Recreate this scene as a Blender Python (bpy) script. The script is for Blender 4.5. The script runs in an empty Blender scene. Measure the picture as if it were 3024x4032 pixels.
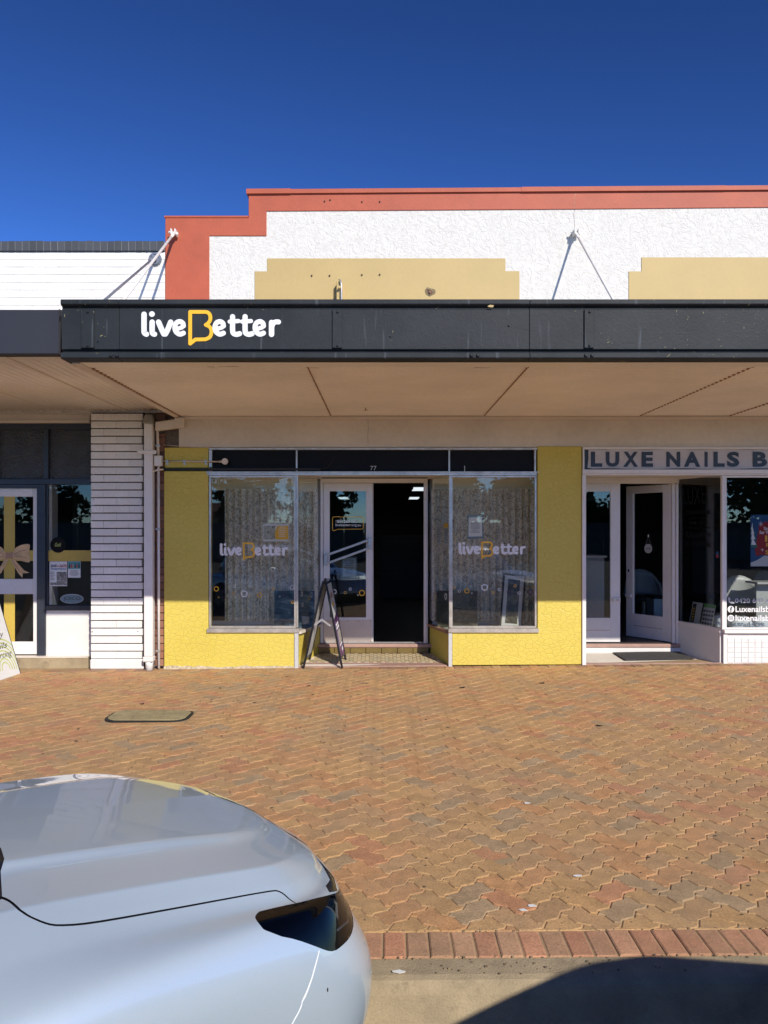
import bpy, bmesh, math, random
import numpy as np
from mathutils import Vector, Matrix, noise
from mathutils.geometry import delaunay_2d_cdt
random.seed(7)
R = math.radians
sc = bpy.context.scene
col = sc.collection

# ------------------------------------------------------------------ camera, sky, sun, exposure
F, H, HY = 3028.0, 1.65, 2075.0
cam = bpy.data.objects.new('camera', bpy.data.cameras.new('camera'))
col.objects.link(cam); sc.camera = cam
cam.data.sensor_fit = 'VERTICAL'; cam.data.sensor_height = 36.0; cam.data.sensor_width = 27.0
cam.data.lens = F / 4032 * 36.0
cam.data.shift_y = (HY - 2016) / 4032
cam.location = (0, 0, H); cam.rotation_euler = (R(90), 0, 0)
cam.data.clip_start = 0.05; cam.data.clip_end = 900

SUN = Vector((0.482, -1.0, 0.693)).normalized()          # towards the sun
world = bpy.data.worlds.new("World"); sc.world = world; world.use_nodes = True
wn = world.node_tree
sky = wn.nodes.new('ShaderNodeTexSky'); sky.sky_type = 'NISHITA'; sky.sun_disc = False
sky.sun_elevation = math.asin(SUN.z); sky.sun_rotation = math.atan2(SUN.x, SUN.y)
sky.air_density = 0.75; sky.dust_density = 0.0; sky.ozone_density = 6.0; sky.altitude = 200
bgn = wn.nodes['Background']; bgn.inputs['Strength'].default_value = 0.10
# film-like response of the clear sky: one power curve over the whole dome
pre = wn.nodes.new('ShaderNodeVectorMath'); pre.operation = 'SCALE'; pre.inputs[3].default_value = 0.1275; wn.links.new(sky.outputs[0], pre.inputs[0])
gam = wn.nodes.new('ShaderNodeGamma'); gam.inputs[1].default_value = 1.65; wn.links.new(pre.outputs[0], gam.inputs[0])
post = wn.nodes.new('ShaderNodeVectorMath'); post.operation = 'SCALE'; post.inputs[3].default_value = 12.6; wn.links.new(gam.outputs[0], post.inputs[0])
wn.links.new(post.outputs[0], bgn.inputs[0])
sl = bpy.data.lights.new('sun', 'SUN'); sl.energy = 3.95; sl.angle = R(0.5); sl.color = (1, 0.935, 0.83)
so = bpy.data.objects.new('sun', sl); col.objects.link(so)
so.rotation_euler = (-SUN).to_track_quat('-Z', 'Y').to_euler(); so.location = (8, -16, 14)
sc.view_settings.view_transform = 'Standard'; sc.view_settings.look = 'None'
sc.view_settings.exposure = 0.38; sc.view_settings.gamma = 1; sc.view_settings.use_curve_mapping = False
sc.cycles.max_bounces = 10; sc.cycles.transparent_max_bounces = 16

# ------------------------------------------------------------------ materials
MATS = {}
def nodes(name):
    m = bpy.data.materials.new(name); m.use_nodes = True
    t = m.node_tree; return m, t, t.nodes['Principled BSDF']
def L(t, a, b): t.links.new(a, b)
def tex(t, kind, scale, **kw):
    n = t.nodes.new('ShaderNodeTex' + kind); n.inputs['Scale'].default_value = scale
    for k, v in kw.items():
        if k in n.inputs: n.inputs[k].default_value = v
        else: setattr(n, k, v)
    return n
def coord(t, sc_=(1, 1, 1)):
    c = t.nodes.new('ShaderNodeNewGeometry'); m = t.nodes.new('ShaderNodeMapping')
    m.inputs['Scale'].default_value = sc_; L(t, c.outputs['Position'], m.inputs[0]); return m.outputs[0]
def ramp(t, src, stops):
    r = t.nodes.new('ShaderNodeValToRGB'); L(t, src, r.inputs[0]); e = r.color_ramp.elements
    while len(e) < len(stops): e.new(0.5)
    for k, (p, c) in enumerate(stops):
        e[k].position = p; e[k].color = (c, c, c, 1) if isinstance(c, (int, float)) else (*c, 1)
    return r.outputs[0]
def mixc(t, fac, a, b, mode='MIX'):
    m = t.nodes.new('ShaderNodeMix'); m.data_type = 'RGBA'; m.blend_type = mode
    if isinstance(fac, (int, float)): m.inputs[0].default_value = fac
    else: L(t, fac, m.inputs[0])
    for i, v in ((6, a), (7, b)):
        if isinstance(v, tuple): m.inputs[i].default_value = (*v, 1) if len(v) == 3 else v
        else: L(t, v, m.inputs[i])
    return m.outputs[2]
def bump(t, b, h, strength, dist, prev=None):
    n = t.nodes.new('ShaderNodeBump'); n.inputs['Strength'].default_value = strength
    n.inputs['Distance'].default_value = dist; L(t, h, n.inputs['Height'])
    if prev is not None: L(t, prev, n.inputs['Normal'])
    if b is not None: L(t, n.outputs[0], b.inputs['Normal'])
    return n.outputs[0]
def mat(name, c, rough=0.6, metal=0.0, var=0.12, vs=3.0, bs=40.0, bst=0.15, bd=0.004, coat=0.0, dirt=None, spec=0.5, sub=None):
    """a painted / mineral surface: two-scale colour variation, fine relief"""
    if name in MATS: return MATS[name]
    m, t, b = nodes(name)
    P = coord(t)
    n1 = tex(t, 'Noise', vs, Detail=6.0, Roughness=0.62); L(t, P, n1.inputs['Vector'])
    n2 = tex(t, 'Noise', bs, Detail=4.0, Roughness=0.6); L(t, P, n2.inputs['Vector'])
    f = ramp(t, n1.outputs[0], [(0.3, 0.0), (0.7, 1.0)])
    lo = tuple(max(0, x * (1 - var)) for x in c); hi = tuple(min(1, x * (1 + var)) for x in c)
    cc = mixc(t, f, lo, hi)
    g = ramp(t, n2.outputs[0], [(0.25, 1 - var * 0.8), (0.6, 1.0)])
    cc = mixc(t, 1.0, cc, g, 'MULTIPLY')
    if dirt:
        n3 = tex(t, 'Noise', dirt[1], Detail=8.0, Roughness=0.7); L(t, P, n3.inputs['Vector'])
        cc = mixc(t, ramp(t, n3.outputs[0], [(dirt[2], 0.0), (dirt[2] + 0.08, 1.0)]), cc, dirt[0])
    L(t, cc, b.inputs['Base Color'])
    b.inputs['Roughness'].default_value = rough; b.inputs['Metallic'].default_value = metal
    b.inputs['Coat Weight'].default_value = coat; b.inputs['Specular IOR Level'].default_value = spec
    if bst: bump(t, b, n2.outputs[0], bst, bd)
    MATS[name] = m; return m

def mat_pattern_wall():            # crazy-patterned embossed render, yellow
    m, t, b = nodes('yellow_embossed_render')
    P = coord(t, (1, 1, 1.35))
    nz = tex(t, 'Noise', 5.0, Detail=2.0); L(t, P, nz.inputs['Vector'])
    ad = t.nodes.new('ShaderNodeVectorMath'); ad.operation = 'MULTIPLY_ADD'
    L(t, nz.outputs['Color'], ad.inputs[0]); ad.inputs[1].default_value = (0.11, 0.11, 0.11); L(t, P, ad.inputs[2])
    v = tex(t, 'Voronoi', 14.0, feature='DISTANCE_TO_EDGE', Randomness=0.95); L(t, ad.outputs[0], v.inputs['Vector'])
    gr = ramp(t, v.outputs['Distance'], [(0.0, 0.0), (0.035, 0.8), (0.10, 1.0)])
    n2 = tex(t, 'Noise', 60.0, Detail=4.0); L(t, P, n2.inputs['Vector'])
    n1 = tex(t, 'Noise', 1.7, Detail=5.0); L(t, P, n1.inputs['Vector'])
    c1 = mixc(t, n1.outputs[0], (0.58, 0.455, 0.065), (0.67, 0.54, 0.105))
    cr = ramp(t, v.outputs['Distance'], [(0.0, 0.86), (0.03, 1.0)])
    n4 = tex(t, 'Noise', 3.0, Detail=3.0); L(t, P, n4.inputs['Vector'])
    c2 = mixc(t, 1.0, c1, cr, 'MULTIPLY')
    c3 = mixc(t, ramp(t, n4.outputs[0], [(0.35, 0.2), (0.7, 0.85)]), c1, c2)
    L(t, c3, b.inputs['Base Color']); b.inputs['Roughness'].default_value = 0.5
    p = bump(t, None, gr, 0.55, 0.006); bump(t, b, n2.outputs[0], 0.12, 0.004, p)
    return m
def mat_stucco():                  # thick trowelled white stucco
    m, t, b = nodes('white_trowelled_stucco')
    P = coord(t)
    n0 = tex(t, 'Noise', 6.0, Detail=4.0, Roughness=0.6, Distortion=2.2); L(t, P, n0.inputs['Vector'])
    n1 = tex(t, 'Noise', 22.0, Detail=6.0, Roughness=0.62, Distortion=0.8); L(t, P, n1.inputs['Vector'])
    r0 = ramp(t, n0.outputs[0], [(0.40, 0.0), (0.47, 0.9), (0.52, 1.0), (0.60, 0.35), (0.62, 0.9)])
    c = mixc(t, ramp(t, n1.outputs[0], [(0.35, 0.0), (0.55, 1.0)]), (0.60, 0.58, 0.535), (0.67, 0.65, 0.605))
    L(t, c, b.inputs['Base Color']); b.inputs['Roughness'].default_value = 0.75
    p = bump(t, None, r0, 0.40, 0.016); bump(t, b, n1.outputs[0], 0.32, 0.010, p)
    return m
def mat_attr(name, rough, bst, scale, bd, speck=True, amp=1.0):   # colour comes per piece, grain from noise
    m, t, b = nodes(name)
    P = coord(t)
    a = t.nodes.new('ShaderNodeAttribute'); a.attribute_name = 'piece'
    n1 = tex(t, 'Noise', scale, Detail=7.0, Roughness=0.7); L(t, P, n1.inputs['Vector'])
    n2 = tex(t, 'Noise', scale * 0.09, Detail=5.0, Roughness=0.6); L(t, P, n2.inputs['Vector'])
    c = mixc(t, 1.0, a.outputs['Color'], ramp(t, n1.outputs[0], [(0.3, 1 - 0.40 * amp), (0.5, 1 - 0.02 * amp), (0.72, 1 + 0.28 * amp)]), 'MULTIPLY')
    c = mixc(t, 1.0, c, ramp(t, n2.outputs[0], [(0.3, 1 - 0.2 * amp), (0.7, 1 + 0.15 * amp)]), 'MULTIPLY')
    if speck:
        v = tex(t, 'Noise', scale * 1.7, Detail=3.0, Roughness=0.8); L(t, P, v.inputs['Vector'])
        n5 = tex(t, 'Noise', 2.2, Detail=2.0); L(t, P, n5.inputs['Vector'])
        k = t.nodes.new('ShaderNodeMath'); k.operation = 'MULTIPLY'
        L(t, ramp(t, v.outputs[0], [(0.62, 0.0), (0.68, 0.7)]), k.inputs[0]); L(t, ramp(t, n5.outputs[0], [(0.45, 0.15), (0.62, 1.0)]), k.inputs[1])
        c = mixc(t, k.outputs[0], c, (0.07, 0.05, 0.035))
        n6 = tex(t, 'Noise', 1.1, Detail=4.0, Roughness=0.7); L(t, P, n6.inputs['Vector'])
        c = mixc(t, ramp(t, n6.outputs[0], [(0.46, 0.0), (0.70, 0.5)]), c, (0.33, 0.235, 0.135))
    L(t, c, b.inputs['Base Color']); b.inputs['Roughness'].default_value = rough
    bump(t, b, n1.outputs[0], bst, bd)
    return m
def mat_glass(name, tint=(0.86, 0.9, 0.88), base=0.06, rough=0.0):
    m, t, b = nodes(name); t.nodes.remove(b)
    out = [n for n in t.nodes if n.type == 'OUTPUT_MATERIAL'][0]
    tr = t.nodes.new('ShaderNodeBsdfTransparent'); tr.inputs[0].default_value = (*tint, 1)
    gl = t.nodes.new('ShaderNodeBsdfGlossy'); gl.inputs['Roughness'].default_value = rough; gl.inputs[0].default_value = (0.93, 0.97, 1, 1)
    fr = t.nodes.new('ShaderNodeFresnel')   # same reflectance entering and leaving the pane
    ge = t.nodes.new('ShaderNodeNewGeometry'); io = t.nodes.new('ShaderNodeMapRange'); L(t, ge.outputs['Backfacing'], io.inputs[0])
    io.inputs['To Min'].default_value = 1.5; io.inputs['To Max'].default_value = 1 / 1.5; L(t, io.outputs[0], fr.inputs[0])
    ad = t.nodes.new('ShaderNodeMath'); ad.operation = 'ADD'; ad.inputs[1].default_value = base; L(t, fr.outputs[0], ad.inputs[0])
    mx = t.nodes.new('ShaderNodeMixShader'); L(t, ad.outputs[0], mx.inputs[0]); L(t, tr.outputs[0], mx.inputs[1]); L(t, gl.outputs[0], mx.inputs[2])
    L(t, mx.outputs[0], out.inputs[0]); return m
def mat_frosted():
    m, t, b = nodes('pebbled_obscure_glass')
    P = coord(t)
    v = tex(t, 'Voronoi', 42.0, feature='F1'); L(t, P, v.inputs['Vector'])
    n = tex(t, 'Noise', 6.0, Detail=4.0); L(t, P, n.inputs['Vector'])
    L(t, mixc(t, n.outputs[0], (0.02, 0.021, 0.023), (0.07, 0.07, 0.07)), b.inputs['Base Color'])
    b.inputs['Roughness'].default_value = 0.18; bump(t, b, v.outputs['Distance'], 0.9, 0.01); return m
def mat_curtain():
    m, t, b = nodes('floral_lace')
    out = [n for n in t.nodes if n.type == 'OUTPUT_MATERIAL'][0]
    P = coord(t, (1, 0.5, 0.8))
    nz = tex(t, 'Noise', 16.0, Detail=2.0); L(t, P, nz.inputs['Vector'])
    ad = t.nodes.new('ShaderNodeVectorMath'); ad.operation = 'MULTIPLY_ADD'
    L(t, nz.outputs['Color'], ad.inputs[0]); ad.inputs[1].default_value = (0.09, 0.09, 0.09); L(t, P, ad.inputs[2])
    v = tex(t, 'Voronoi', 15.0, feature='SMOOTH_F1', Smoothness=0.3); L(t, ad.outputs[0], v.inputs['Vector'])
    n2 = tex(t, 'Noise', 17.0, Detail=2.0, Roughness=0.5, Distortion=1.5); L(t, P, n2.inputs['Vector'])
    a = ramp(t, v.outputs['Distance'], [(0.25, 1.0), (0.33, 0.55), (0.42, 1.0)])
    a2 = ramp(t, n2.outputs[0], [(0.44, 1.0), (0.50, 0.42), (0.55, 1.0)])
    mn = t.nodes.new('ShaderNodeMath'); mn.operation = 'MULTIPLY'; L(t, a, mn.inputs[0]); L(t, a2, mn.inputs[1])
    tr = t.nodes.new('ShaderNodeBsdfTransparent'); tl = t.nodes.new('ShaderNodeBsdfTranslucent'); tl.inputs[0].default_value = (0.6, 0.57, 0.5, 1)
    b.inputs['Base Color'].default_value = (0.92, 0.87, 0.77, 1); b.inputs['Roughness'].default_value = 0.9
    m1 = t.nodes.new('ShaderNodeMixShader'); m1.inputs[0].default_value = 0.2; L(t, b.outputs[0], m1.inputs[1]); L(t, tl.outputs[0], m1.inputs[2])
    m2 = t.nodes.new('ShaderNodeMixShader'); L(t, mn.outputs[0], m2.inputs[0]); L(t, tr.outputs[0], m2.inputs[1]); L(t, m1.outputs[0], m2.inputs[2])
    L(t, m2.outputs[0], out.inputs[0]); return m
def mat_fascia():
    m, t, b = nodes('charcoal_steel_paint')
    P = coord(t)
    n1 = tex(t, 'Noise', 2.0, Detail=7.0, Roughness=0.65); L(t, P, n1.inputs['Vector'])
    n2 = tex(t, 'Noise', 30.0, Detail=5.0, Roughness=0.65); L(t, P, n2.inputs['Vector'])
    n3 = tex(t, 'Noise', 15.0, Detail=2.0, Distortion=3.0); L(t, P, n3.inputs['Vector'])
    n4 = tex(t, 'Noise', 1.6, Detail=2.0); L(t, P, n4.inputs['Vector'])
    c = mixc(t, ramp(t, n1.outputs[0], [(0.3, 0.0), (0.7, 1.0)]), (0.014, 0.017, 0.020), (0.027, 0.031, 0.035))
    k = t.nodes.new('ShaderNodeMath'); k.operation = 'MULTIPLY'
    L(t, ramp(t, n3.outputs[0], [(0.71, 0.0), (0.725, 1.0)]), k.inputs[0]); L(t, ramp(t, n4.outputs[0], [(0.5, 0.0), (0.56, 1.0)]), k.inputs[1])
    c = mixc(t, k.outputs[0], c, (0.30, 0.27, 0.13))
    S = coord(t, (14, 14, 0.9)); n5 = tex(t, 'Noise', 1.6, Detail=3.0); L(t, S, n5.inputs['Vector'])
    c = mixc(t, ramp(t, n5.outputs[0], [(0.66, 0.0), (0.76, 0.35)]), c, (0.15, 0.17, 0.19))
    L(t, c, b.inputs['Base Color']); b.inputs['Roughness'].default_value = 0.55; b.inputs['Specular IOR Level'].default_value = 0.22
    p = bump(t, None, n3.outputs[0], 0.12, 0.01); bump(t, b, n2.outputs[0], 0.18, 0.004, p); return m
def mat_paint(name, c, fl=0.5):
    m, t, b = nodes(name)
    b.inputs['Base Color'].default_value = (*c, 1); b.inputs['Metallic'].default_value = fl
    b.inputs['Roughness'].default_value = 0.38; b.inputs['Coat Weight'].default_value = 1.0; b.inputs['Coat Roughness'].default_value = 0.015
    P = coord(t); v = tex(t, 'Voronoi', 900.0); L(t, P, v.inputs['Vector'])
    w = mixc(t, 0.10, (*c, 1), v.outputs['Color'], 'OVERLAY'); L(t, w, b.inputs['Base Color'])
    b.inputs['Coat IOR'].default_value = 1.7
    return m
def mat_emit(name, c, s):
    m, t, b = nodes(name); b.inputs['Base Color'].default_value = (*c, 1)
    b.inputs['Emission Color'].default_value = (*c, 1); b.inputs['Emission Strength'].default_value = s; return m
def mat_picture(name, stops, scale, sc_=(1, 1, 1), rough=0.3, dist=1.0):   # printed picture
    m, t, b = nodes(name)
    P = coord(t, sc_); n = tex(t, 'Noise', scale, Detail=7.0, Roughness=0.6, Distortion=dist); L(t, P, n.inputs['Vector'])
    L(t, ramp(t, n.outputs[0], stops), b.inputs['Base Color']); b.inputs['Roughness'].default_value = rough; return m

M = {}
M['yellow'] = mat_pattern_wall(); M['stucco'] = mat_stucco(); M['fascia'] = mat_fascia()
M['paver'] = mat_attr('concrete_paver', 0.85, 0.5, 110.0, 0.004)
M['brick'] = mat_attr('painted_brick', 0.6, 0.3, 40.0, 0.004, speck=False, amp=0.22)
M['sand'] = mat('joint_sand', (0.36, 0.25, 0.135), 0.95, var=0.2, bs=200)
M['coral'] = mat('coral_masonry_paint', (0.41, 0.083, 0.037), 0.6, var=0.10, vs=2.5, bs=55, bst=0.3, bd=0.006)
M['tan'] = mat('tan_masonry_paint', (0.46, 0.335, 0.135), 0.6, var=0.05, vs=1.5, bs=30, bst=0.1)
M['cream'] = mat('cream_render', (0.72, 0.65, 0.56), 0.7, var=0.10, vs=1.2, bs=18, bst=0.25, bd=0.01)
M['creamtin'] = mat('cream_painted_tin', (0.83, 0.77, 0.69), 0.45, var=0.09, vs=1.0, bs=50, bst=0.05)
M['creamtrim'] = mat('cream_gloss_trim', (0.72, 0.64, 0.55), 0.4, var=0.07, vs=2)
M['rust'] = mat('rusty_seam', (0.38, 0.22, 0.14), 0.85, var=0.3, vs=20)
M['white'] = mat('white_gloss_paint', (0.78, 0.745, 0.71), 0.35, var=0.05, vs=2, bs=25, bst=0.05)
M['whitewall'] = mat('white_flat_paint', (0.73, 0.71, 0.675), 0.6, var=0.06, vs=2, bs=20, bst=0.15)
M['crack'] = mat('crack_line', (0.30, 0.27, 0.24), .9, var=.3, vs=20)
M['mortar'] = mat('painted_mortar', (0.55, 0.54, 0.51), 0.8, var=0.2, vs=30)
M['darkmortar'] = mat('raked_joint_shadowed_mortar', (0.20, 0.18, 0.17), 0.9, var=0.3, vs=30)
M['redmortar'] = mat('old_mortar', (0.20, 0.16, 0.13), 0.9, var=0.3, vs=30)
M['navy'] = mat('dark_blue_grey_paint', (0.030, 0.036, 0.050), 0.35, var=0.15, vs=4)
M['black'] = mat('black_gloss_panel', (0.008, 0.008, 0.010), 0.45, var=0.2, vs=3, bst=0, spec=0.15)
M['rubber'] = mat('black_rubber', (0.016, 0.016, 0.017), 0.6, var=0.2, vs=20)
M['plastic'] = mat('black_plastic', (0.012, 0.013, 0.016), 0.25, var=0.1, vs=20, bst=0)
M['alu'] = mat('aged_chrome_trim', (0.60, 0.56, 0.50), 0.32, metal=0.55, var=0.22, vs=9, bs=60, bst=0.1, bd=0.002)
M['steel'] = mat('brushed_steel', (0.50, 0.48, 0.45), 0.35, metal=0.6, var=0.1, vs=12)
M['kick'] = mat('brushed_kick_plate', (0.60, 0.53, 0.46), 0.38, metal=0.7, var=0.08, vs=5)
M['concrete'] = mat('kerb_concrete', (0.35, 0.275, 0.17), 0.9, var=0.2, vs=6, bs=140, bst=0.7, bd=0.005, dirt=((0.24, 0.185, 0.115), 3.5, 0.55))
M['asphalt'] = mat('asphalt', (0.055, 0.053, 0.05), 0.95, var=0.3, vs=1.5, bs=150, bst=0.6)
M['terrazzo'] = mat('pink_terrazzo', (0.40, 0.25, 0.20), 0.45, var=0.12, vs=8, bs=160, bst=0.1, dirt=((0.5, 0.42, 0.36), 90, 0.62))
M['risertile'] = mat('olive_glazed_tile', (0.17, 0.12, 0.04), 0.25, var=0.15, vs=8)
M['soffitdark'] = mat('dark_gap', (0.03, 0.025, 0.02), 0.9)
M['alcove'] = mat('alcove_cream_paint', (0.82, 0.80, 0.72), 0.6, var=0.05)
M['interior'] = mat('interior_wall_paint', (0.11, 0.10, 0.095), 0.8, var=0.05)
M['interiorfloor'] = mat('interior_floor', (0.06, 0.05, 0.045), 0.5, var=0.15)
M['glass'] = mat_glass('window_glass', (0.95, 0.96, 0.94), 0.0); M['doorglass'] = mat_glass('door_glass', (0.75, 0.8, 0.8), 0.01)
M['darkglass'] = mat_glass('salon_glass', (0.86, 0.88, 0.88), 0.0)
M['frost'] = mat_frosted(); M['curtain'] = mat_curtain()
M['paper'] = mat('white_paper', (0.72, 0.72, 0.70), 0.7, var=0.03, bst=0)
M['ink'] = mat('dark_ink', (0.03, 0.03, 0.035), 0.6, var=0.05, bst=0)
M['inkred'] = mat('red_ink', (0.40, 0.02, 0.02), 0.6, var=0.05, bst=0)
M['inkblue'] = mat('blue_ink', (0.02, 0.09, 0.24), 0.6, var=0.05, bst=0)
M['teal'] = mat('teal_ink', (0.05, 0.30, 0.34), 0.6, var=0.1, bst=0)
M['vinylwhite'] = mat('white_vinyl', (0.78, 0.78, 0.78), 0.4, var=0.02, bst=0)
M['vinylgrey'] = mat('silver_grey_vinyl', (0.58, 0.58, 0.59), 0.4, var=0.02, bst=0)
M['vinylyellow'] = mat('amber_vinyl', (0.85, 0.46, 0.02), 0.4, var=0.02, bst=0)
M['vinylpurple'] = mat('purple_vinyl', (0.04, 0.012, 0.05), 0.4, var=0.02, bst=0)
M['vinyldark'] = mat('dark_vinyl', (0.010, 0.010, 0.011), 0.6, var=0.02, bst=0, spec=0.1)
M['gold'] = mat('gold_ribbon_print', (0.56, 0.40, 0.07), 0.4, var=0.1, vs=1.2, bst=0)
M['bow'] = mat('rose_gold_satin', (0.68, 0.45, 0.22), 0.3, var=0.25, vs=9, bst=0)
M['purple'] = mat('purple_print', (0.16, 0.05, 0.17), 0.35, var=0.4, vs=7, bst=0)
M['lightgrey'] = mat('light_grey_print', (0.50, 0.50, 0.49), 0.4, var=0.06, bst=0)
M['green'] = mat('green_print', (0.08, 0.30, 0.05), 0.4, var=0.1, bst=0)
M['lime'] = mat('lime_print', (0.52, 0.58, 0.16), 0.4, var=0.15, bst=0)
M['lamphouse'] = mat('headlamp_housing', (0.005, 0.005, 0.006), 0.5, var=0, bst=0, spec=0.1)
M['mat'] = mat('grey_coir_mat', (0.055, 0.052, 0.05), 0.95, var=0.5, vs=60, bs=220, bst=0.8)
M['lid'] = mat('mossy_concrete_lid', (0.33, 0.27, 0.14), 0.9, var=0.25, vs=9, bs=60, bst=0.5, bd=0.01)
M['carpaint'] = mat_paint('silver_blue_car_paint', (0.60, 0.71, 0.79), 0.45)
M['carpaint2'] = mat_paint('white_car_paint', (0.62, 0.62, 0.60), 0.0)
M['carglass'] = mat('tinted_car_glass', (0.008, 0.010, 0.012), 0.03, var=0.0, bst=0, coat=1)
M['gap'] = mat('panel_gap', (0.004, 0.005, 0.010), 0.7, var=0.0, bst=0)
M['lens'] = mat_glass('headlight_lens', (0.35, 0.38, 0.42), -0.02)
M['edge_light'] = mat('sunlit_seam_edge', (0.80, 0.84, 0.88), 0.3, var=0, bst=0)  # pale colour painted in for sun catching the bumper seam's edge
M['bark'] = mat('bark', (0.10, 0.075, 0.05), 0.95, var=0.3, vs=10, bs=40, bst=0.8)
M['leaf'] = mat('foliage', (0.045, 0.075, 0.022), 0.7, var=0.4, vs=0.8, bst=0)
M['fence'] = mat('grey_fence', (0.16, 0.16, 0.15), 0.7, var=0.2)
M['roof'] = mat('terracotta_roof', (0.26, 0.12, 0.08), 0.8, var=0.2)
M['dirt'] = mat('dry_ground', (0.22, 0.16, 0.09), 0.95, var=0.25, vs=0.6)
M['lamp'] = mat_emit('lit_ceiling_panel', (0.85, 0.95, 1.0), 0.75)
M['sail'] = mat_picture('seascape_print', [(0.30, (0.01, 0.02, 0.03)), (0.45, (0.03, 0.06, 0.09)), (0.60, (0.08, 0.14, 0.18)), (0.70, (0.30, 0.34, 0.36))], 5.0, (1, 1, 3.2))
M['bush'] = mat_picture('landscape_print', [(0.30, (0.02, 0.02, 0.012)), (0.5, (0.06, 0.055, 0.03)), (0.66, (0.14, 0.12, 0.08)), (0.75, (0.22, 0.2, 0.16))], 14.0)
M['photo'] = mat_picture('poster_photo_print', [(0.3, (0.05, 0.05, 0.05)), (0.5, (0.22, 0.2, 0.18)), (0.7, (0.55, 0.55, 0.55))], 30.0)
M['photocol'] = mat_picture('colour_photo_print', [(0.3, (0.10, 0.12, 0.12)), (0.45, (0.32, 0.30, 0.22)), (0.55, (0.55, 0.5, 0.4)), (0.7, (0.25, 0.35, 0.45))], 35.0)

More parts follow.
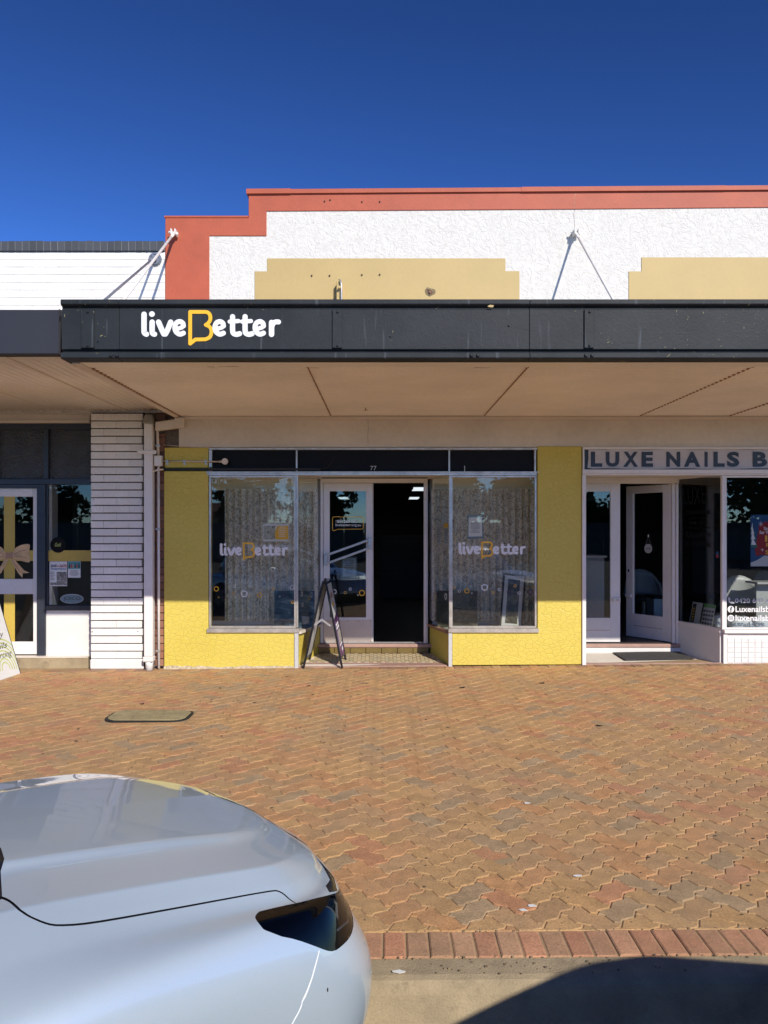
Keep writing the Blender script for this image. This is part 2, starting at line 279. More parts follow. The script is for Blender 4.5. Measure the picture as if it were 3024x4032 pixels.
# ------------------------------------------------------------------ builders
def wl(o):
    v = Vector((0, 0, 0))
    while o is not None: v = v + o.location; o = o.parent
    return v
def tag(o, label=None, cat=None, group=None, kind=None):
    if label: o['label'] = label
    if cat: o['category'] = cat
    if group: o['group'] = group
    if kind: o['kind'] = kind
    return o
def empty(name, loc, label=None, cat=None, group=None, kind=None, parent=None):
    o = bpy.data.objects.new(name, None); col.objects.link(o); o.empty_display_size = 0.1
    o.location = Vector(loc) - wl(parent) if parent else loc
    if parent: o.parent = parent
    return tag(o, label, cat, group, kind)
def zg(x, y=0): return 0.0095 * x
class MB:
    def __init__(s): s.v = []; s.f = []; s.c = []; s.cur = None
    def add(s, vs, fs):
        n = len(s.v); s.v += [tuple(v) for v in vs]; s.f += [tuple(i + n for i in f) for f in fs]
        s.c += [s.cur] * len(fs); return s
    def hexa(s, p):   # 8 points: bottom ring 0-3, top ring 4-7
        return s.add(p, [(0, 3, 2, 1), (4, 5, 6, 7), (0, 1, 5, 4), (1, 2, 6, 5), (2, 3, 7, 6), (3, 0, 4, 7)])
    def box(s, x0, x1, y0, y1, z0, z1):
        return s.hexa([(x0, y0, z0), (x1, y0, z0), (x1, y1, z0), (x0, y1, z0), (x0, y0, z1), (x1, y0, z1), (x1, y1, z1), (x0, y1, z1)])
    def prism(s, pts, d):   # planar polygon extruded by vector d
        n = len(pts); d = Vector(d); a = [Vector(p) for p in pts]
        s.add(a + [p + d for p in a], [tuple(range(n)), tuple(range(2 * n - 1, n - 1, -1))] + [(i, i + n, (i + 1) % n + n, (i + 1) % n) for i in range(n)])
        return s
    def xz(s, pts, y, d): return s.prism([(x, y, z) for x, z in pts], (0, d, 0))
    def bar(s, a, b, w, h, up=(0, 0, 1)):
        a, b = Vector(a), Vector(b); t = (b - a).normalized(); u = Vector(up)
        r = t.cross(u).normalized(); u = r.cross(t)
        q = [(-w / 2, -h / 2), (w / 2, -h / 2), (w / 2, h / 2), (-w / 2, h / 2)]
        s.add([a + r * i + u * j for i, j in q] + [b + r * i + u * j for i, j in q], [(0, 1, 2, 3), (7, 6, 5, 4), (0, 4, 5, 1), (1, 5, 6, 2), (2, 6, 7, 3), (3, 7, 4, 0)])
        return s
    def tube(s, pts, r, n=10, cap=True):
        pts = [Vector(p) for p in pts]; rs = r if isinstance(r, (list, tuple)) else [r] * len(pts); base = len(s.v); u = None
        for i, p in enumerate(pts):
            t = (pts[min(i + 1, len(pts) - 1)] - pts[max(i - 1, 0)]).normalized()
            if u is None: u = t.orthogonal().normalized()
            u = (u - t * u.dot(t)).normalized(); w = t.cross(u)
            for k in range(n):
                a = 2 * math.pi * k / n; s.v.append(tuple(p + (u * math.cos(a) + w * math.sin(a)) * rs[i]))
        for i in range(len(pts) - 1):
            for k in range(n):
                a = base + i * n + k; b = base + i * n + (k + 1) % n; s.f.append((a, b, b + n, a + n)); s.c.append(s.cur)
        if cap:
            s.f.append(tuple(base + k for k in range(n))[::-1]); s.c.append(s.cur)
            e = base + (len(pts) - 1) * n; s.f.append(tuple(e + k for k in range(n))); s.c.append(s.cur)
        return s
    def ring(s, c, r, w, ax, ay, d, n=28):  # flat annulus with thickness: centre, outer radius, width, two axes, depth vector
        c, ax, ay, d = Vector(c), Vector(ax), Vector(ay), Vector(d)
        vs = []
        for off in (Vector((0, 0, 0)), d):
            for rr in (r, r - w):
                for k in range(n):
                    a = 2 * math.pi * k / n; vs.append(c + off + (ax * math.cos(a) + ay * math.sin(a)) * rr)
        f = []
        for k in range(n):
            j = (k + 1) % n
            f += [(k, j, n + j, n + k), (2 * n + k, 3 * n + k, 3 * n + j, 2 * n + j), (k, 2 * n + k, 2 * n + j, j), (n + k, n + j, 3 * n + j, 3 * n + k)]
        return s.add(vs, f)
    def disc(s, c, r, ax, ay, d, n=20):
        c, ax, ay = Vector(c), Vector(ax), Vector(ay)
        return s.prism([c + (ax * math.cos(2 * math.pi * k / n) + ay * math.sin(2 * math.pi * k / n)) * r for k in range(n)], d)
    def build(s, name, m, parent=None, bevel=0, smooth=False, seg=1, **tg):
        v = np.array(s.v, float).reshape(-1, 3); lo, hi = v.min(0), v.max(0)
        o_ = (lo + hi) / 2
        if parent is None: o_[2] = lo[2]
        me = bpy.data.meshes.new(name); me.from_pydata((v - o_).tolist(), [], s.f)
        if any(c is not None for c in s.c):
            at = me.color_attributes.new('piece', 'FLOAT_COLOR', 'CORNER'); k = 0
            arr = np.ones((len(me.loops), 4), 'f')
            for p, c in zip(me.polygons, s.c):
                arr[p.loop_start:p.loop_start + p.loop_total, :3] = c if c is not None else (0.5, 0.5, 0.5)
            at.data.foreach_set('color', arr.ravel())
        me.materials.append(m); me.update()
        bm = bmesh.new(); bm.from_mesh(me); bmesh.ops.recalc_face_normals(bm, faces=bm.faces); bm.to_mesh(me); bm.free()
        if smooth: me.shade_smooth() if hasattr(me, 'shade_smooth') else None
        o = bpy.data.objects.new(name, me); col.objects.link(o)
        if parent is not None: o.parent = parent
        o.location = Vector(o_) - (wl(parent) if parent is not None else Vector((0, 0, 0)))
        if bevel:
            b = o.modifiers.new('bevel', 'BEVEL'); b.width = bevel; b.segments = seg; b.limit_method = 'ANGLE'; b.angle_limit = R(40)
        return tag(o, tg.get('label'), tg.get('cat'), tg.get('group'), tg.get('kind'))
def part(name, parent, m, x0, x1, y0, y1, z0, z1, bevel=0, **tg):
    return MB().box(x0, x1, y0, y1, z0, z1).build(name, m, parent, bevel, **tg)

def text(name, s, m, parent, o, ax, ay, bold=0.0, shear=0.0, depth=0.0008, spacing=1.0, **tg):
    """o = lower-left corner, ax / ay = full width / height vectors of the inked box"""
    cu = bpy.data.curves.new('t', 'FONT'); cu.body = s; cu.offset = bold; cu.shear = shear; cu.resolution_u = 3; cu.space_character = spacing
    ob = bpy.data.objects.new('t', cu); col.objects.link(ob)
    me = bpy.data.meshes.new_from_object(ob); v = np.zeros(len(me.vertices) * 3); me.vertices.foreach_get('co', v); v = v.reshape(-1, 3)
    fs = [tuple(p.vertices) for p in me.polygons]; bpy.data.objects.remove(ob); bpy.data.curves.remove(cu); bpy.data.meshes.remove(me)
    lo, hi = v.min(0), v.max(0); q = (v - lo) / np.maximum(hi - lo, 1e-6)
    o, ax, ay = Vector(o), Vector(ax), Vector(ay); nrm = ax.cross(ay).normalized() * depth
    b = MB(); n = len(v); P = [o + ax * a[0] + ay * a[1] for a in q]
    edges = {}
    for f in fs:
        for i in range(len(f)):
            e = (f[i], f[(i + 1) % len(f)]); edges[tuple(sorted(e))] = edges.get(tuple(sorted(e)), []) + [e]
    rim = [e[0] for e in edges.values() if len(e) == 1]
    b.add([p + nrm for p in P] + P, fs + [(a, b_, b_ + n, a + n) for a, b_ in rim])
    return b.build(name, m, parent, **tg)

def crom(pts, n=8):
    P = [Vector(p) for p in pts]; out = []
    for i in range(len(P) - 1):
        p0, p1, p2, p3 = P[max(i - 1, 0)], P[i], P[i + 1], P[min(i + 2, len(P) - 1)]
        for k in range(n):
            t = k / n
            out.append(0.5 * ((2 * p1) + (p2 - p0) * t + (2 * p0 - 5 * p1 + 4 * p2 - p3) * t * t + (3 * p1 - p0 - 3 * p2 + p3) * t ** 3))
    return out + [P[-1]]
def stroke(b, pts, w, fn, lift, smooth=True, dn=(0, -1, 0), th=0.0015, caps=True):
    """flat pen stroke with round ends; fn maps 2-D to 3-D; lift keeps overlapping strokes apart"""
    p = crom([Vector((a, c)) for a, c in pts]) if smooth else [Vector((a, c)) for a, c in pts]
    n = len(p); ring = []
    l, r = [], []
    for i in range(n):
        t = (p[min(i + 1, n - 1)] - p[max(i - 1, 0)]).normalized(); q = Vector((-t.y, t.x)) * (w / 2)
        l.append(p[i] + q); r.append(p[i] - q)
    dnv = Vector(dn)
    F_ = lambda q, k: Vector(fn(q.x, q.y)) + dnv * (lift + (th if k else 0))
    vs = [F_(q, 1) for q in l] + [F_(q, 1) for q in r] + [F_(q, 0) for q in l] + [F_(q, 0) for q in r]
    f = []
    for i in range(n - 1):
        f += [(i, i + 1, n + i + 1, n + i), (i, 2 * n + i, 2 * n + i + 1, i + 1), (n + i, n + i + 1, 3 * n + i + 1, 3 * n + i)]
    b.add(vs, f)
    if caps:
        for i, sg in ((0, -1), (n - 1, 1)):
            t = (p[min(i + 1, n - 1)] - p[max(i - 1, 0)]).normalized() * sg; q = Vector((-t.y, t.x))
            arc = [p[i] + (q * math.cos(a) + t * math.sin(a)) * (w / 2) for a in [math.pi * k / 8 for k in range(9)]]
            b.add([F_(a, 1) for a in arc] + [F_(a, 0) for a in arc], [tuple(range(9))] + [(k, k + 1, k + 10, k + 9) for k in range(8)])

D = 9.08
def sx(px, d=D): return (px - 1512) * d / F
def sz(py, d=D): return H - (py - HY) * d / F

LG = dict(  # lettering of the logo, pen strokes in its own units (x right, y down)
 w=[([(506, 120), (506, 205), (509, 222), (519, 229)], 27), ([(550, 163), (550, 210), (553, 224), (563, 229)], 27),
    ([(585, 163), (603, 205), (614, 228)], 27), ([(651, 163), (634, 205), (622, 228)], 27),
    ([(684, 201), (712, 192)], 21), ([(720, 184), (716, 168), (700, 160), (682, 168), (674, 190), (680, 215), (700, 229), (720, 223)], 25),
    ([(884 + 18, 201), (930, 192)], 21), ([(938, 184), (934, 168), (918, 160), (900, 168), (892, 190), (898, 215), (918, 229), (938, 223)], 25),
    ([(988, 133), (988, 205), (993, 224), (1010, 230), (1026, 226)], 26), ([(972, 160), (1020, 157)], 21),
    ([(1056, 133), (1056, 205), (1061, 224), (1078, 230), (1094, 226)], 26), ([(1040, 160), (1088, 157)], 21),
    ([(1120, 201), (1148, 192)], 21), ([(1156, 184), (1152, 168), (1136, 160), (1118, 168), (1110, 190), (1116, 215), (1136, 229), (1156, 223)], 25),
    ([(1200, 165), (1200, 230)], 27), ([(1200, 192), (1208, 172), (1222, 162), (1238, 162)], 25)],
 dot=(549, 119, 15.5),
 b=[([(757, 281), (757, 107)], 20, 0), ([(757, 107), (840, 107)], 20, 0), ([(840, 107), (856, 112), (866, 128), (866, 150), (856, 168), (842, 178)], 20, 1),
    ([(842, 178), (862, 188), (872, 206), (872, 226), (862, 246), (840, 257)], 20, 1), ([(840, 257), (786, 258)], 20, 0), ([(786, 258), (757, 281)], 20, 0)])
def logo(parent, x0, x1, z0, z1, y, th=0.0015, dark=False):
    """white letters and amber speech-bubble B; x0..x1 spans the letters, z0..z1 tail to top of B"""
    fx = lambda a, c: (x0 + (a - 492) / (1250 - 492) * (x1 - x0), y, z1 - (c - 97) / (290 - 97) * (z1 - z0))
    k = (x1 - x0) / (1250 - 492)
    b = MB(); us = lambda a, c: fx(a, c)
    # strokes run in logo units, so width is in those units too
    for i, (p, w) in enumerate(LG['w']): stroke(b, p, w * 1.08, us, 0.0003 * (i % 3), th=th)
    cx, cy, r = LG['dot']; b.prism([fx(cx + r * math.cos(a), cy + r * math.sin(a)) for a in [math.pi * 2 * q / 20 for q in range(20)]], (0, -th - .0009, 0))
    b.build('lettering', M['vinylwhite'], parent)
    b = MB()
    for i, (p, w, sm) in enumerate(LG['b']): stroke(b, p, w, us, 0.0003 * (i % 3) + (0.0006 if i == 5 else 0), smooth=bool(sm), th=th)
    b.build('speech_bubble_letter', M['vinylyellow'], parent)

def outline(b, x0, x1, z0, z1, y, m_w, th):   # rectangular frame ring butted end to end
    b.box(x0, x1, y, y + th, z1 - m_w, z1).box(x0, x1, y, y + th, z0, z0 + m_w).box(x0, x0 + m_w, y, y + th, z0 + m_w, z1 - m_w).box(x1 - m_w, x1, y, y + th, z0 + m_w, z1 - m_w)
    return b
# ================================================================== GROUND
g = MB().box(-60, 60, -60, 2.30, -0.60, -0.26).build('road', M['asphalt'], kind='structure')
part('far_ground', None, M['dirt'], -200, 200, -260, 300, -0.9, -0.62, kind='structure')
# kerb and gutter: one rolled profile run along the street
kb = MB(); prof = [(3.10, -0.5), (3.10, -0.03), (2.938, -0.03), (2.938, -0.002), (2.84, -0.004), (2.815, -0.010), (2.798, -0.024), (2.786, -0.048), (2.765, -0.135), (2.745, -0.175), (2.71, -0.195), (2.62, -0.205), (2.28, -0.235), (2.28, -0.5)]
xs = [x * 2.4 - 30 for x in range(26)]
for x in xs:
    for y, z in prof: kb.v.append((x, y, z + zg(x)))
n = len(prof)
for i in range(len(xs) - 1):
    for k in range(n): kb.f.append((i * n + k, i * n + (k + 1) % n, (i + 1) * n + (k + 1) % n, (i + 1) * n + k)); kb.c.append(None)
kb.build('kerb', M['concrete'], smooth=False, kind='structure')

pavement = empty('pavement', (0, 6, 0), kind='structure')
def sheet(x0, x1, y0, y1, z0, z1):
    return MB().hexa([(x0, y0, z0 + zg(x0)), (x1, y0, z0 + zg(x1)), (x1, y1, z0 + zg(x1)), (x0, y1, z0 + zg(x0)), (x0, y0, z1 + zg(x0)), (x1, y0, z1 + zg(x1)), (x1, y1, z1 + zg(x1)), (x0, y1, z1 + zg(x0))])
sheet(-30, 30, 2.94, 9.9, -0.20, -0.0045).build('sand_bed', M['sand'], pavement)

LID = (-2.43, -1.70, 6.58, 6.99); LIDB = (-2.55, -1.58, 6.46, 7.11)
YA, YB = 3.134, 8.925
mo = 0.1125
def edge(p, q):
    dx, dy = q[0] - p[0], q[1] - p[1]; s = 1 if dx + dy > 0 else -1
    nx, ny = (0, 1) if dy == 0 else (-1, 0)
    return [(p[0] + dx * t, p[1] + dy * t, sgn * s) for t, sgn in ((0.25, 1), (0.75, -1))], (nx, ny)
def paver_outline(i, j, horiz):
    c = [(i, j), (i + 1, j), (i + 2, j), (i + 2, j + 1), (i + 1, j + 1), (i, j + 1)] if horiz else [(i, j), (i + 1, j), (i + 1, j + 1), (i + 1, j + 2), (i, j + 2), (i, j + 1)]
    corner = {c[0], (i + 2, j), (i + 2, j + 1), (i, j + 1)} if horiz else {c[0], (i + 1, j), (i + 1, j + 2), (i, j + 2)}
    out = []
    for k in range(6):
        p, q = c[k], c[(k + 1) % 6]
        if p in corner: out.append((p[0], p[1]))
        pts, (nx, ny) = edge(p, q)
        for x, y, s in pts:
            # same kink on every shared unit edge, whichever way round it is walked
            out.append((x + nx * s * 0.1, y + ny * s * 0.1))
    return out
ca = math.cos(R(45))
def rot(p): return ((p[0] - p[1]) * ca * mo + 0.03, (p[0] + p[1]) * ca * mo)
def clip(poly, axis, val, keep_gt):
    out = []
    for k in range(len(poly)):
        a, b = poly[k], poly[(k + 1) % len(poly)]
        ia = (a[axis] > val) == keep_gt; ib = (b[axis] > val) == keep_gt
        if ia: out.append(a)
        if ia != ib:
            t = (val - a[axis]) / (b[axis] - a[axis]); out.append((a[0] + (b[0] - a[0]) * t, a[1] + (b[1] - a[1]) * t))
    return out
def area(p): return abs(sum(p[k][0] * p[(k + 1) % len(p)][1] - p[(k + 1) % len(p)][0] * p[k][1] for k in range(len(p)))) / 2
def inset(poly, d):
    n = len(poly); sgn = 1 if sum(poly[k][0] * poly[(k + 1) % n][1] - poly[(k + 1) % n][0] * poly[k][1] for k in range(n)) > 0 else -1
    out = []
    for k in range(n):
        a, b, c = Vector(poly[k - 1]), Vector(poly[k]), Vector(poly[(k + 1) % n])
        e1 = (b - a); e2 = (c - b)
        if e1.length < 1e-5 or e2.length < 1e-5: out.append(tuple(b)); continue
        e1.normalize(); e2.normalize()
        n1 = Vector((-e1.y, e1.x)); n2 = Vector((-e2.y, e2.x)); m_ = n1 + n2
        if m_.length < 1e-4: out.append(tuple(b)); continue
        m_ = m_.normalized() / max(0.5, math.sqrt((1 + n1.dot(n2)) / 2)); out.append(tuple(b + m_ * d * sgn))
    return out
rp = random.Random(11)
TAN = (0.46, 0.290, 0.135); ORG = (0.47, 0.265, 0.125); RED = (0.455, 0.235, 0.125); GRY = (0.37, 0.265, 0.155); BRN = (0.425, 0.27, 0.138)
def pcol(x, y):
    q = noise.noise(Vector((x * 0.45, y * 0.8, 3.1))); red = max(0, min(1, (x - 1.6) * 0.35)) * (y > 5.5) + max(0, min(.8, (-x - 1.6) * 0.4))
    w = [3.4 + q * 4, 2.2, 0.5 + red * 3.5, 0.65 - q * 1.0, 2.4]
    w = [max(.05, a) for a in w]
    c = rp.choices([TAN, ORG, RED, GRY, BRN], w)[0]; k = rp.uniform(0.93, 1.07); h = rp.uniform(-.02, .02)
    return (c[0] * k * 1.04 + h * .4, c[1] * k * .985, c[2] * k * .93 - h * .2)
def block(b, poly, top, gap=0.0012, bev=0.0052, depth=0.03, tilt=0.005):
    n = len(poly); cx = sum(p[0] for p in poly) / n; cy = sum(p[1] for p in poly) / n
    tx, ty = rp.gauss(0, tilt), rp.gauss(0, tilt)
    zf = lambda p, z: z + zg(p[0]) + (p[0] - cx) * tx + (p[1] - cy) * ty
    r0, r1, r2 = inset(poly, gap + bev), inset(poly, gap), inset(poly, gap)
    v = [(p[0], p[1], zf(p, top)) for p in r0] + [(p[0], p[1], zf(p, top - bev * .6)) for p in r1] + [(p[0], p[1], zf(p, top - depth)) for p in r2]
    f = [tuple(range(n))]
    for k in range(n):
        j = (k + 1) % n; f += [(k, k + n, j + n, j), (k + n, k + 2 * n, j + 2 * n, j + n)]
    b.add(v, f)
pav = []
for i in range(-110, 170):
    for j in range(-110, 170):
        d4 = (i - j) % 4
        if d4 == 0: hz = True
        elif d4 == 3: hz = False
        else: continue
        c = rot((i + 1, j + .5) if hz else (i + .5, j + 1))
        if not (YA - .15 < c[1] < YB + .15) or abs(c[0]) > 0.56 * c[1] + 1.0: continue
        p = [rot(q) for q in paver_outline(i, j, hz)]
        p = clip(clip(p, 1, YA, True), 1, YB, False)
        if len(p) < 3: continue
        x0, x1, y0, y1 = LIDB
        if x0 - .2 < c[0] < x1 + .2 and y0 - .2 < c[1] < y1 + .2:
            if x0 < c[0] < x1 and y0 < c[1] < y1:
                dd = [(c[0] - x0, 0, x0, False), (x1 - c[0], 0, x1, True), (c[1] - y0, 1, y0, False), (y1 - c[1], 1, y1, True)]
                m_ = min(dd); p = clip(p, m_[1], m_[2], m_[3])
            else:
                if c[0] <= x0: p = clip(p, 0, x0, False)
                elif c[0] >= x1: p = clip(p, 0, x1, True)
                elif c[1] <= y0: p = clip(p, 1, y0, False)
                else: p = clip(p, 1, y1, True)
        if len(p) < 3 or area(p) < 0.0012: continue
        vis = abs(c[0]) < 0.5 * c[1] and not (c[0] < -0.25 and c[1] < 4.2 + c[0] * .9)
        pav.append((c[1] + (0 if vis else 100), c, p))
pav.sort(key=lambda a: a[0])
rest = MB()
for k, (_, c, p) in enumerate(pav):
    b = MB() if k < 220 else rest
    b.cur = pcol(*c); block(b, p, rp.gauss(0.0, 0.0012))
    if k < 220: b.build('paver', M['paver'], pavement)
rest.build('paver_field', M['paver'], pavement, kind='stuff')
# soldier courses: along the kerb, along the shop fronts, and round the lid
nb = 0
def rectb(x0, x1, y0, y1): return [(x0, y0), (x1, y0), (x1, y1), (x0, y1)]
x = -2.9
while x < 3.2:
    b = MB(); k = rp.uniform(.85, 1.1); c = rp.choice([(0.49, 0.255, 0.145), (0.51, 0.25, 0.14), (0.46, 0.265, 0.15), (0.50, 0.235, 0.13)]); b.cur = tuple(q * k for q in c)
    block(b, rectb(x, x + .0905, 2.942, YA), rp.gauss(0.001, .0012), gap=.0035, bev=.006); b.build('border_brick', M['paver'], pavement); x += .0905
x = -6.0; far = MB()
while x < 6.0:
    b = MB() if -4.4 < x < 4.4 else far
    k = rp.uniform(.8, 1.05); b.cur = tuple(q * k for q in rp.choice([BRN, ORG, (0.36, 0.20, 0.12)]))
    block(b, rectb(x, x + .110, YB, 9.078), rp.gauss(0.001, .0012), gap=.002, bev=.004)
    if b is not far: b.build('border_brick', M['paver'], pavement)
    x += .110
far.build('border_field', M['paver'], pavement, kind='stuff')
x0, x1, y0, y1 = LIDB
for k in range(8):
    w = (x1 - x0) / 8
    for ya, yb in ((y0, LID[2] - .012), (LID[3] + .012, y1)):
        b = MB(); b.cur = pcol(x0, 5); block(b, rectb(x0 + k * w, x0 + (k + 1) * w, ya, yb), .001); b.build('border_brick', M['paver'], pavement)
for k in range(4):
    w = (LID[3] - LID[2] + .024) / 4; ya = LID[2] - .012 + k * w
    for xa, xb in ((x0, LID[0] - .012), (LID[1] + .012, x1)):
        b = MB(); b.cur = pcol(xa, 5); block(b, rectb(xa, xb, ya, ya + w), .001); b.build('border_brick', M['paver'], pavement)
# service lid: black collar and a mossy concrete cover
def rr(x0, x1, y0, y1, r, n=5):
    o = []
    for cx, cy, a0 in ((x1 - r, y1 - r, 0), (x0 + r, y1 - r, 90), (x0 + r, y0 + r, 180), (x1 - r, y0 + r, 270)):
        o += [(cx + r * math.cos(R(a0 + 90 * k / n)), cy + r * math.sin(R(a0 + 90 * k / n))) for k in range(n + 1)]
    return o
lid = empty('service_lid', ((LID[0] + LID[1]) / 2, (LID[2] + LID[3]) / 2, zg(-2)), 'oblong mossy concrete service lid in a black collar set in the pavers', 'manhole cover')
zz = zg(-2.06)
MB().prism([(a, c, zz - .006) for a, c in rr(*LID, .13)], (0, 0, .012)).build('collar', M['rubber'], lid)
MB().prism([(a, c, zz + .0065) for a, c in rr(LID[0] + .025, LID[1] - .025, LID[2] + .022, LID[3] - .022, .11)], (0, 0, .008)).build('cover', M['lid'], lid, bevel=.003)
# bits of litter and gum, leaves
lit = MB(); rl = random.Random(3)
for k in range(120):
    y = rl.uniform(3.1, 8.9); x = rl.uniform(-.5, .5) * y; r_ = rl.uniform(.003, .009) * (1.6 if y > 6 else 1)
    lit.prism([(x + r_ * math.cos(a) * rl.uniform(.6, 1.6), y + r_ * math.sin(a) * rl.uniform(.5, 1), .0035 + zg(x)) for a in (0, 1.2, 2.5, 3.8, 5)], (0, 0, .002))
lit.build('gum_and_crumbs', mat('dried_gum', (0.10, 0.08, 0.06), 0.8, var=.5, vs=3), kind='stuff', label='scattered dark gum spots and crumbs on the orange pavers', cat='litter')
gr = MB()
for k in range(260):
    x = rl.uniform(-.6, 2.0); y = rl.choice([rl.uniform(2.83, 2.935), rl.uniform(2.935, 2.95), rl.uniform(3.128, 3.142), rl.uniform(3.15, 3.9)]); r_ = rl.uniform(.0012, .0042)
    gr.hexa([(x + a * r_, y + c * r_, zg(x) - .001 + e * r_) for e in (0, rl.uniform(.8, 1.4)) for a, c in ((-1, -.8), (1, -1), (.9, 1), (-1, .7))])
gr.build('grit', mat('loose_grit', (0.24, 0.18, 0.11), .9, var=.5, vs=40), kind='stuff', label='loose grit and sand grains along the kerb bricks', cat='grit')
lf = [(2360, 2868), (2135, 2698), (1820, 2712), (560, 2765), (1215, 2700), (640, 2792)]
for k, (px, py) in enumerate(lf):
    d = (H + 0) * F / (py - HY); x = sx(px, d); a = rl.uniform(0, 3); r_ = .035 if k < 3 else .025
    pts = [(x + r_ * math.cos(t + a) * (1 if i % 2 else .8), d + .4 * r_ * math.sin(t + a), .006 + zg(x) + .006 * (i % 2)) for i, t in enumerate([0, .9, 1.8, 2.7, 3.6, 4.5, 5.4])]
    MB().prism(pts, (0, 0, .0015)).build('dead_leaf', M['rubber'], label=['dark dead leaf on the red pavers at the right, in front of the salon', 'dark dead leaf in front of the right yellow stall riser', 'dark dead leaf near the centre of the pavers below the open door', 'small dark dead leaf between the service lid and the yellow pier', 'small dark dead leaf in front of the A-frame sign', 'small dark dead leaf just beside the right end of the service lid'][k], cat='leaf', group='dead leaves on the pavers')
w = MB()
for px, py in ((2275, 3458), (2095, 3575), (2060, 3592), (1570, 3830), (2075, 3170)):
    d = H * F / (py - HY); x = sx(px, d); w.prism([(x + rl.uniform(.5, 1) * .028 * math.cos(a) , d + rl.uniform(.5, 1) * .014 * math.sin(a), .004 + zg(x)) for a in [k * .7 for k in range(9)]], (0, 0, .0012))
w.build('bird_droppings', M['paper'], label='whitish bird dropping smears on the near pavers', cat='dropping', kind='stuff')

# ================================================================== MIDDLE + RIGHT SHOP BUILDING
XR = 6.4
shop = empty('shop_building', (1.5, 9.3, 0), 'stepped parapet shop building, coral border, white stucco, yellow shopfront and white-framed shop beside it', 'building')
Z = sz
MB().xz([(-2.576, 3.12), (XR, 3.12), (XR, 5.66), (-1.595, 5.60), (-1.595, 5.295), (-2.576, 5.295)], D, .30).build('parapet_wall', M['stucco'], shop)
MB().xz([(-2.42, Z(1762)), (XR, Z(1762)), (XR, 3.118), (-2.42, 3.118)], D - .005, .305).build('cream_render_band', M['cream'], shop)
# coral border, 12 mm proud; tan stepped panels, 8 mm proud
cb = MB()
cb.xz([(-2.58, 3.12), (sx(825), 3.12), (sx(825), Z(930)), (sx(1050), Z(930)), (sx(1050), Z(833)), (sx(2262), Z(825)), (sx(3024), Z(818)), (XR, Z(806)), (XR, 5.66), (-1.597, 5.602), (-1.597, 5.297), (-2.58, 5.297)], D - .012, .0115)
cb.build('coral_border', M['coral'], shop, bevel=.004)
tanm = lambda x0, x1, x2, x3, za: MB().xz([(x0, 3.13), (x3, 3.13), (x3, Z(1068)), (x2, Z(1068)), (x2, za), (x1, za), (x1, Z(1069)), (x0, Z(1069))], D - .008, .0075).build('tan_panel', M['tan'], shop, bevel=.003)
tanm(sx(1003), sx(1052), sx(1990), sx(2045), Z(1018)); tanm(sx(2475), sx(2525), 6.0, 6.3, Z(1014))
for x0, x1, d in ((-1.62, -1.10, .005), (-1.10, 1.62, 0), (1.62, 4.02, .004), (4.02, XR, .002)):
    za, zb = 5.602 + (x0 + 1.6) * .0073, 5.602 + (x1 + 1.6) * .0073
    MB().hexa([(x0, D - .035 - d, za - .028 - d / 2), (x1, D - .035 - d, zb - .028 - d / 2), (x1, D + .31, zb - .01), (x0, D + .31, za - .01), (x0, D - .035 - d, za + .02 + d), (x1, D - .035 - d, zb + .02 + d), (x1, D + .31, zb + .03), (x0, D + .31, za + .03)]).build('capping', M['coral'], shop)
part('capping', shop, M['coral'], -2.59, -1.60, D - .02, D + .31, 5.297, 5.318)
for px, py in ((1278, 795), (1300, 790), (1425, 797), (1495, 797), (1228, 1087), (1298, 1087), (1425, 1084), (1495, 1083)):
    MB().disc((sx(px), D - .0135, Z(py)), .010, (1, 0, 0), (0, 0, 1), (0, -.006, 0), 8).build('anchor_hole', M['soffitdark'], shop)
ck = MB(); stroke(ck, [(sx(2262), Z(745)), (sx(2265), Z(765)), (sx(2260), Z(790)), (sx(2264), Z(824))], .005, lambda a, c: (a, D - .0125, c), 0, th=.0005, caps=False); ck.build('crack', M['rust'], shop)
ck = MB(); stroke(ck, [(sx(2262), Z(826)), (sx(2259), Z(850)), (sx(2263), Z(880)), (sx(2262), Z(915))], .004, lambda a, c: (a, D - .001, c), 0, th=.0005, caps=False); ck.build('crack', M['crack'], shop)
ck = MB(); stroke(ck, [(sx(1449), Z(1652)), (sx(1450), Z(1690)), (sx(1448), Z(1720)), (sx(1450), Z(1748))], .004, lambda a, c: (a, D - .0055, c), 0, th=.0005, caps=False); ck.build('crack', M['crack'], shop)
hb = MB(); hx, hz = sx(1692), Z(1150)   # broken-out hole with nest litter
ring = [(hx + (.055 + .02 * rl.random()) * math.cos(a), hz + (.045 + .02 * rl.random()) * math.sin(a)) for a in [k * .52 for k in range(12)]]
hb.xz(ring, D - .0095, .001); hb.build('broken_patch', mat('exposed_render', (0.30, 0.24, 0.13), .9, var=.5, vs=30, bs=60, bst=1, bd=.02), shop)
MB().xz([(hx + (a - hx) * .45, hz + (c - hz) * .6) for a, c in ring], D - .0110, .001).build('hole', M['soffitdark'], shop)
nb_ = MB()
for k in range(26):
    a = rl.uniform(0, 6.3); p = Vector((hx, D - .014, hz)); q = Vector((math.cos(a) * rl.uniform(.02, .06), -rl.uniform(0, .012), math.sin(a) * rl.uniform(.02, .05)))
    nb_.bar(p - q * .3, p + q, .003, .002)
nb_.build('nest_straw', M['rust'], shop, kind='stuff')
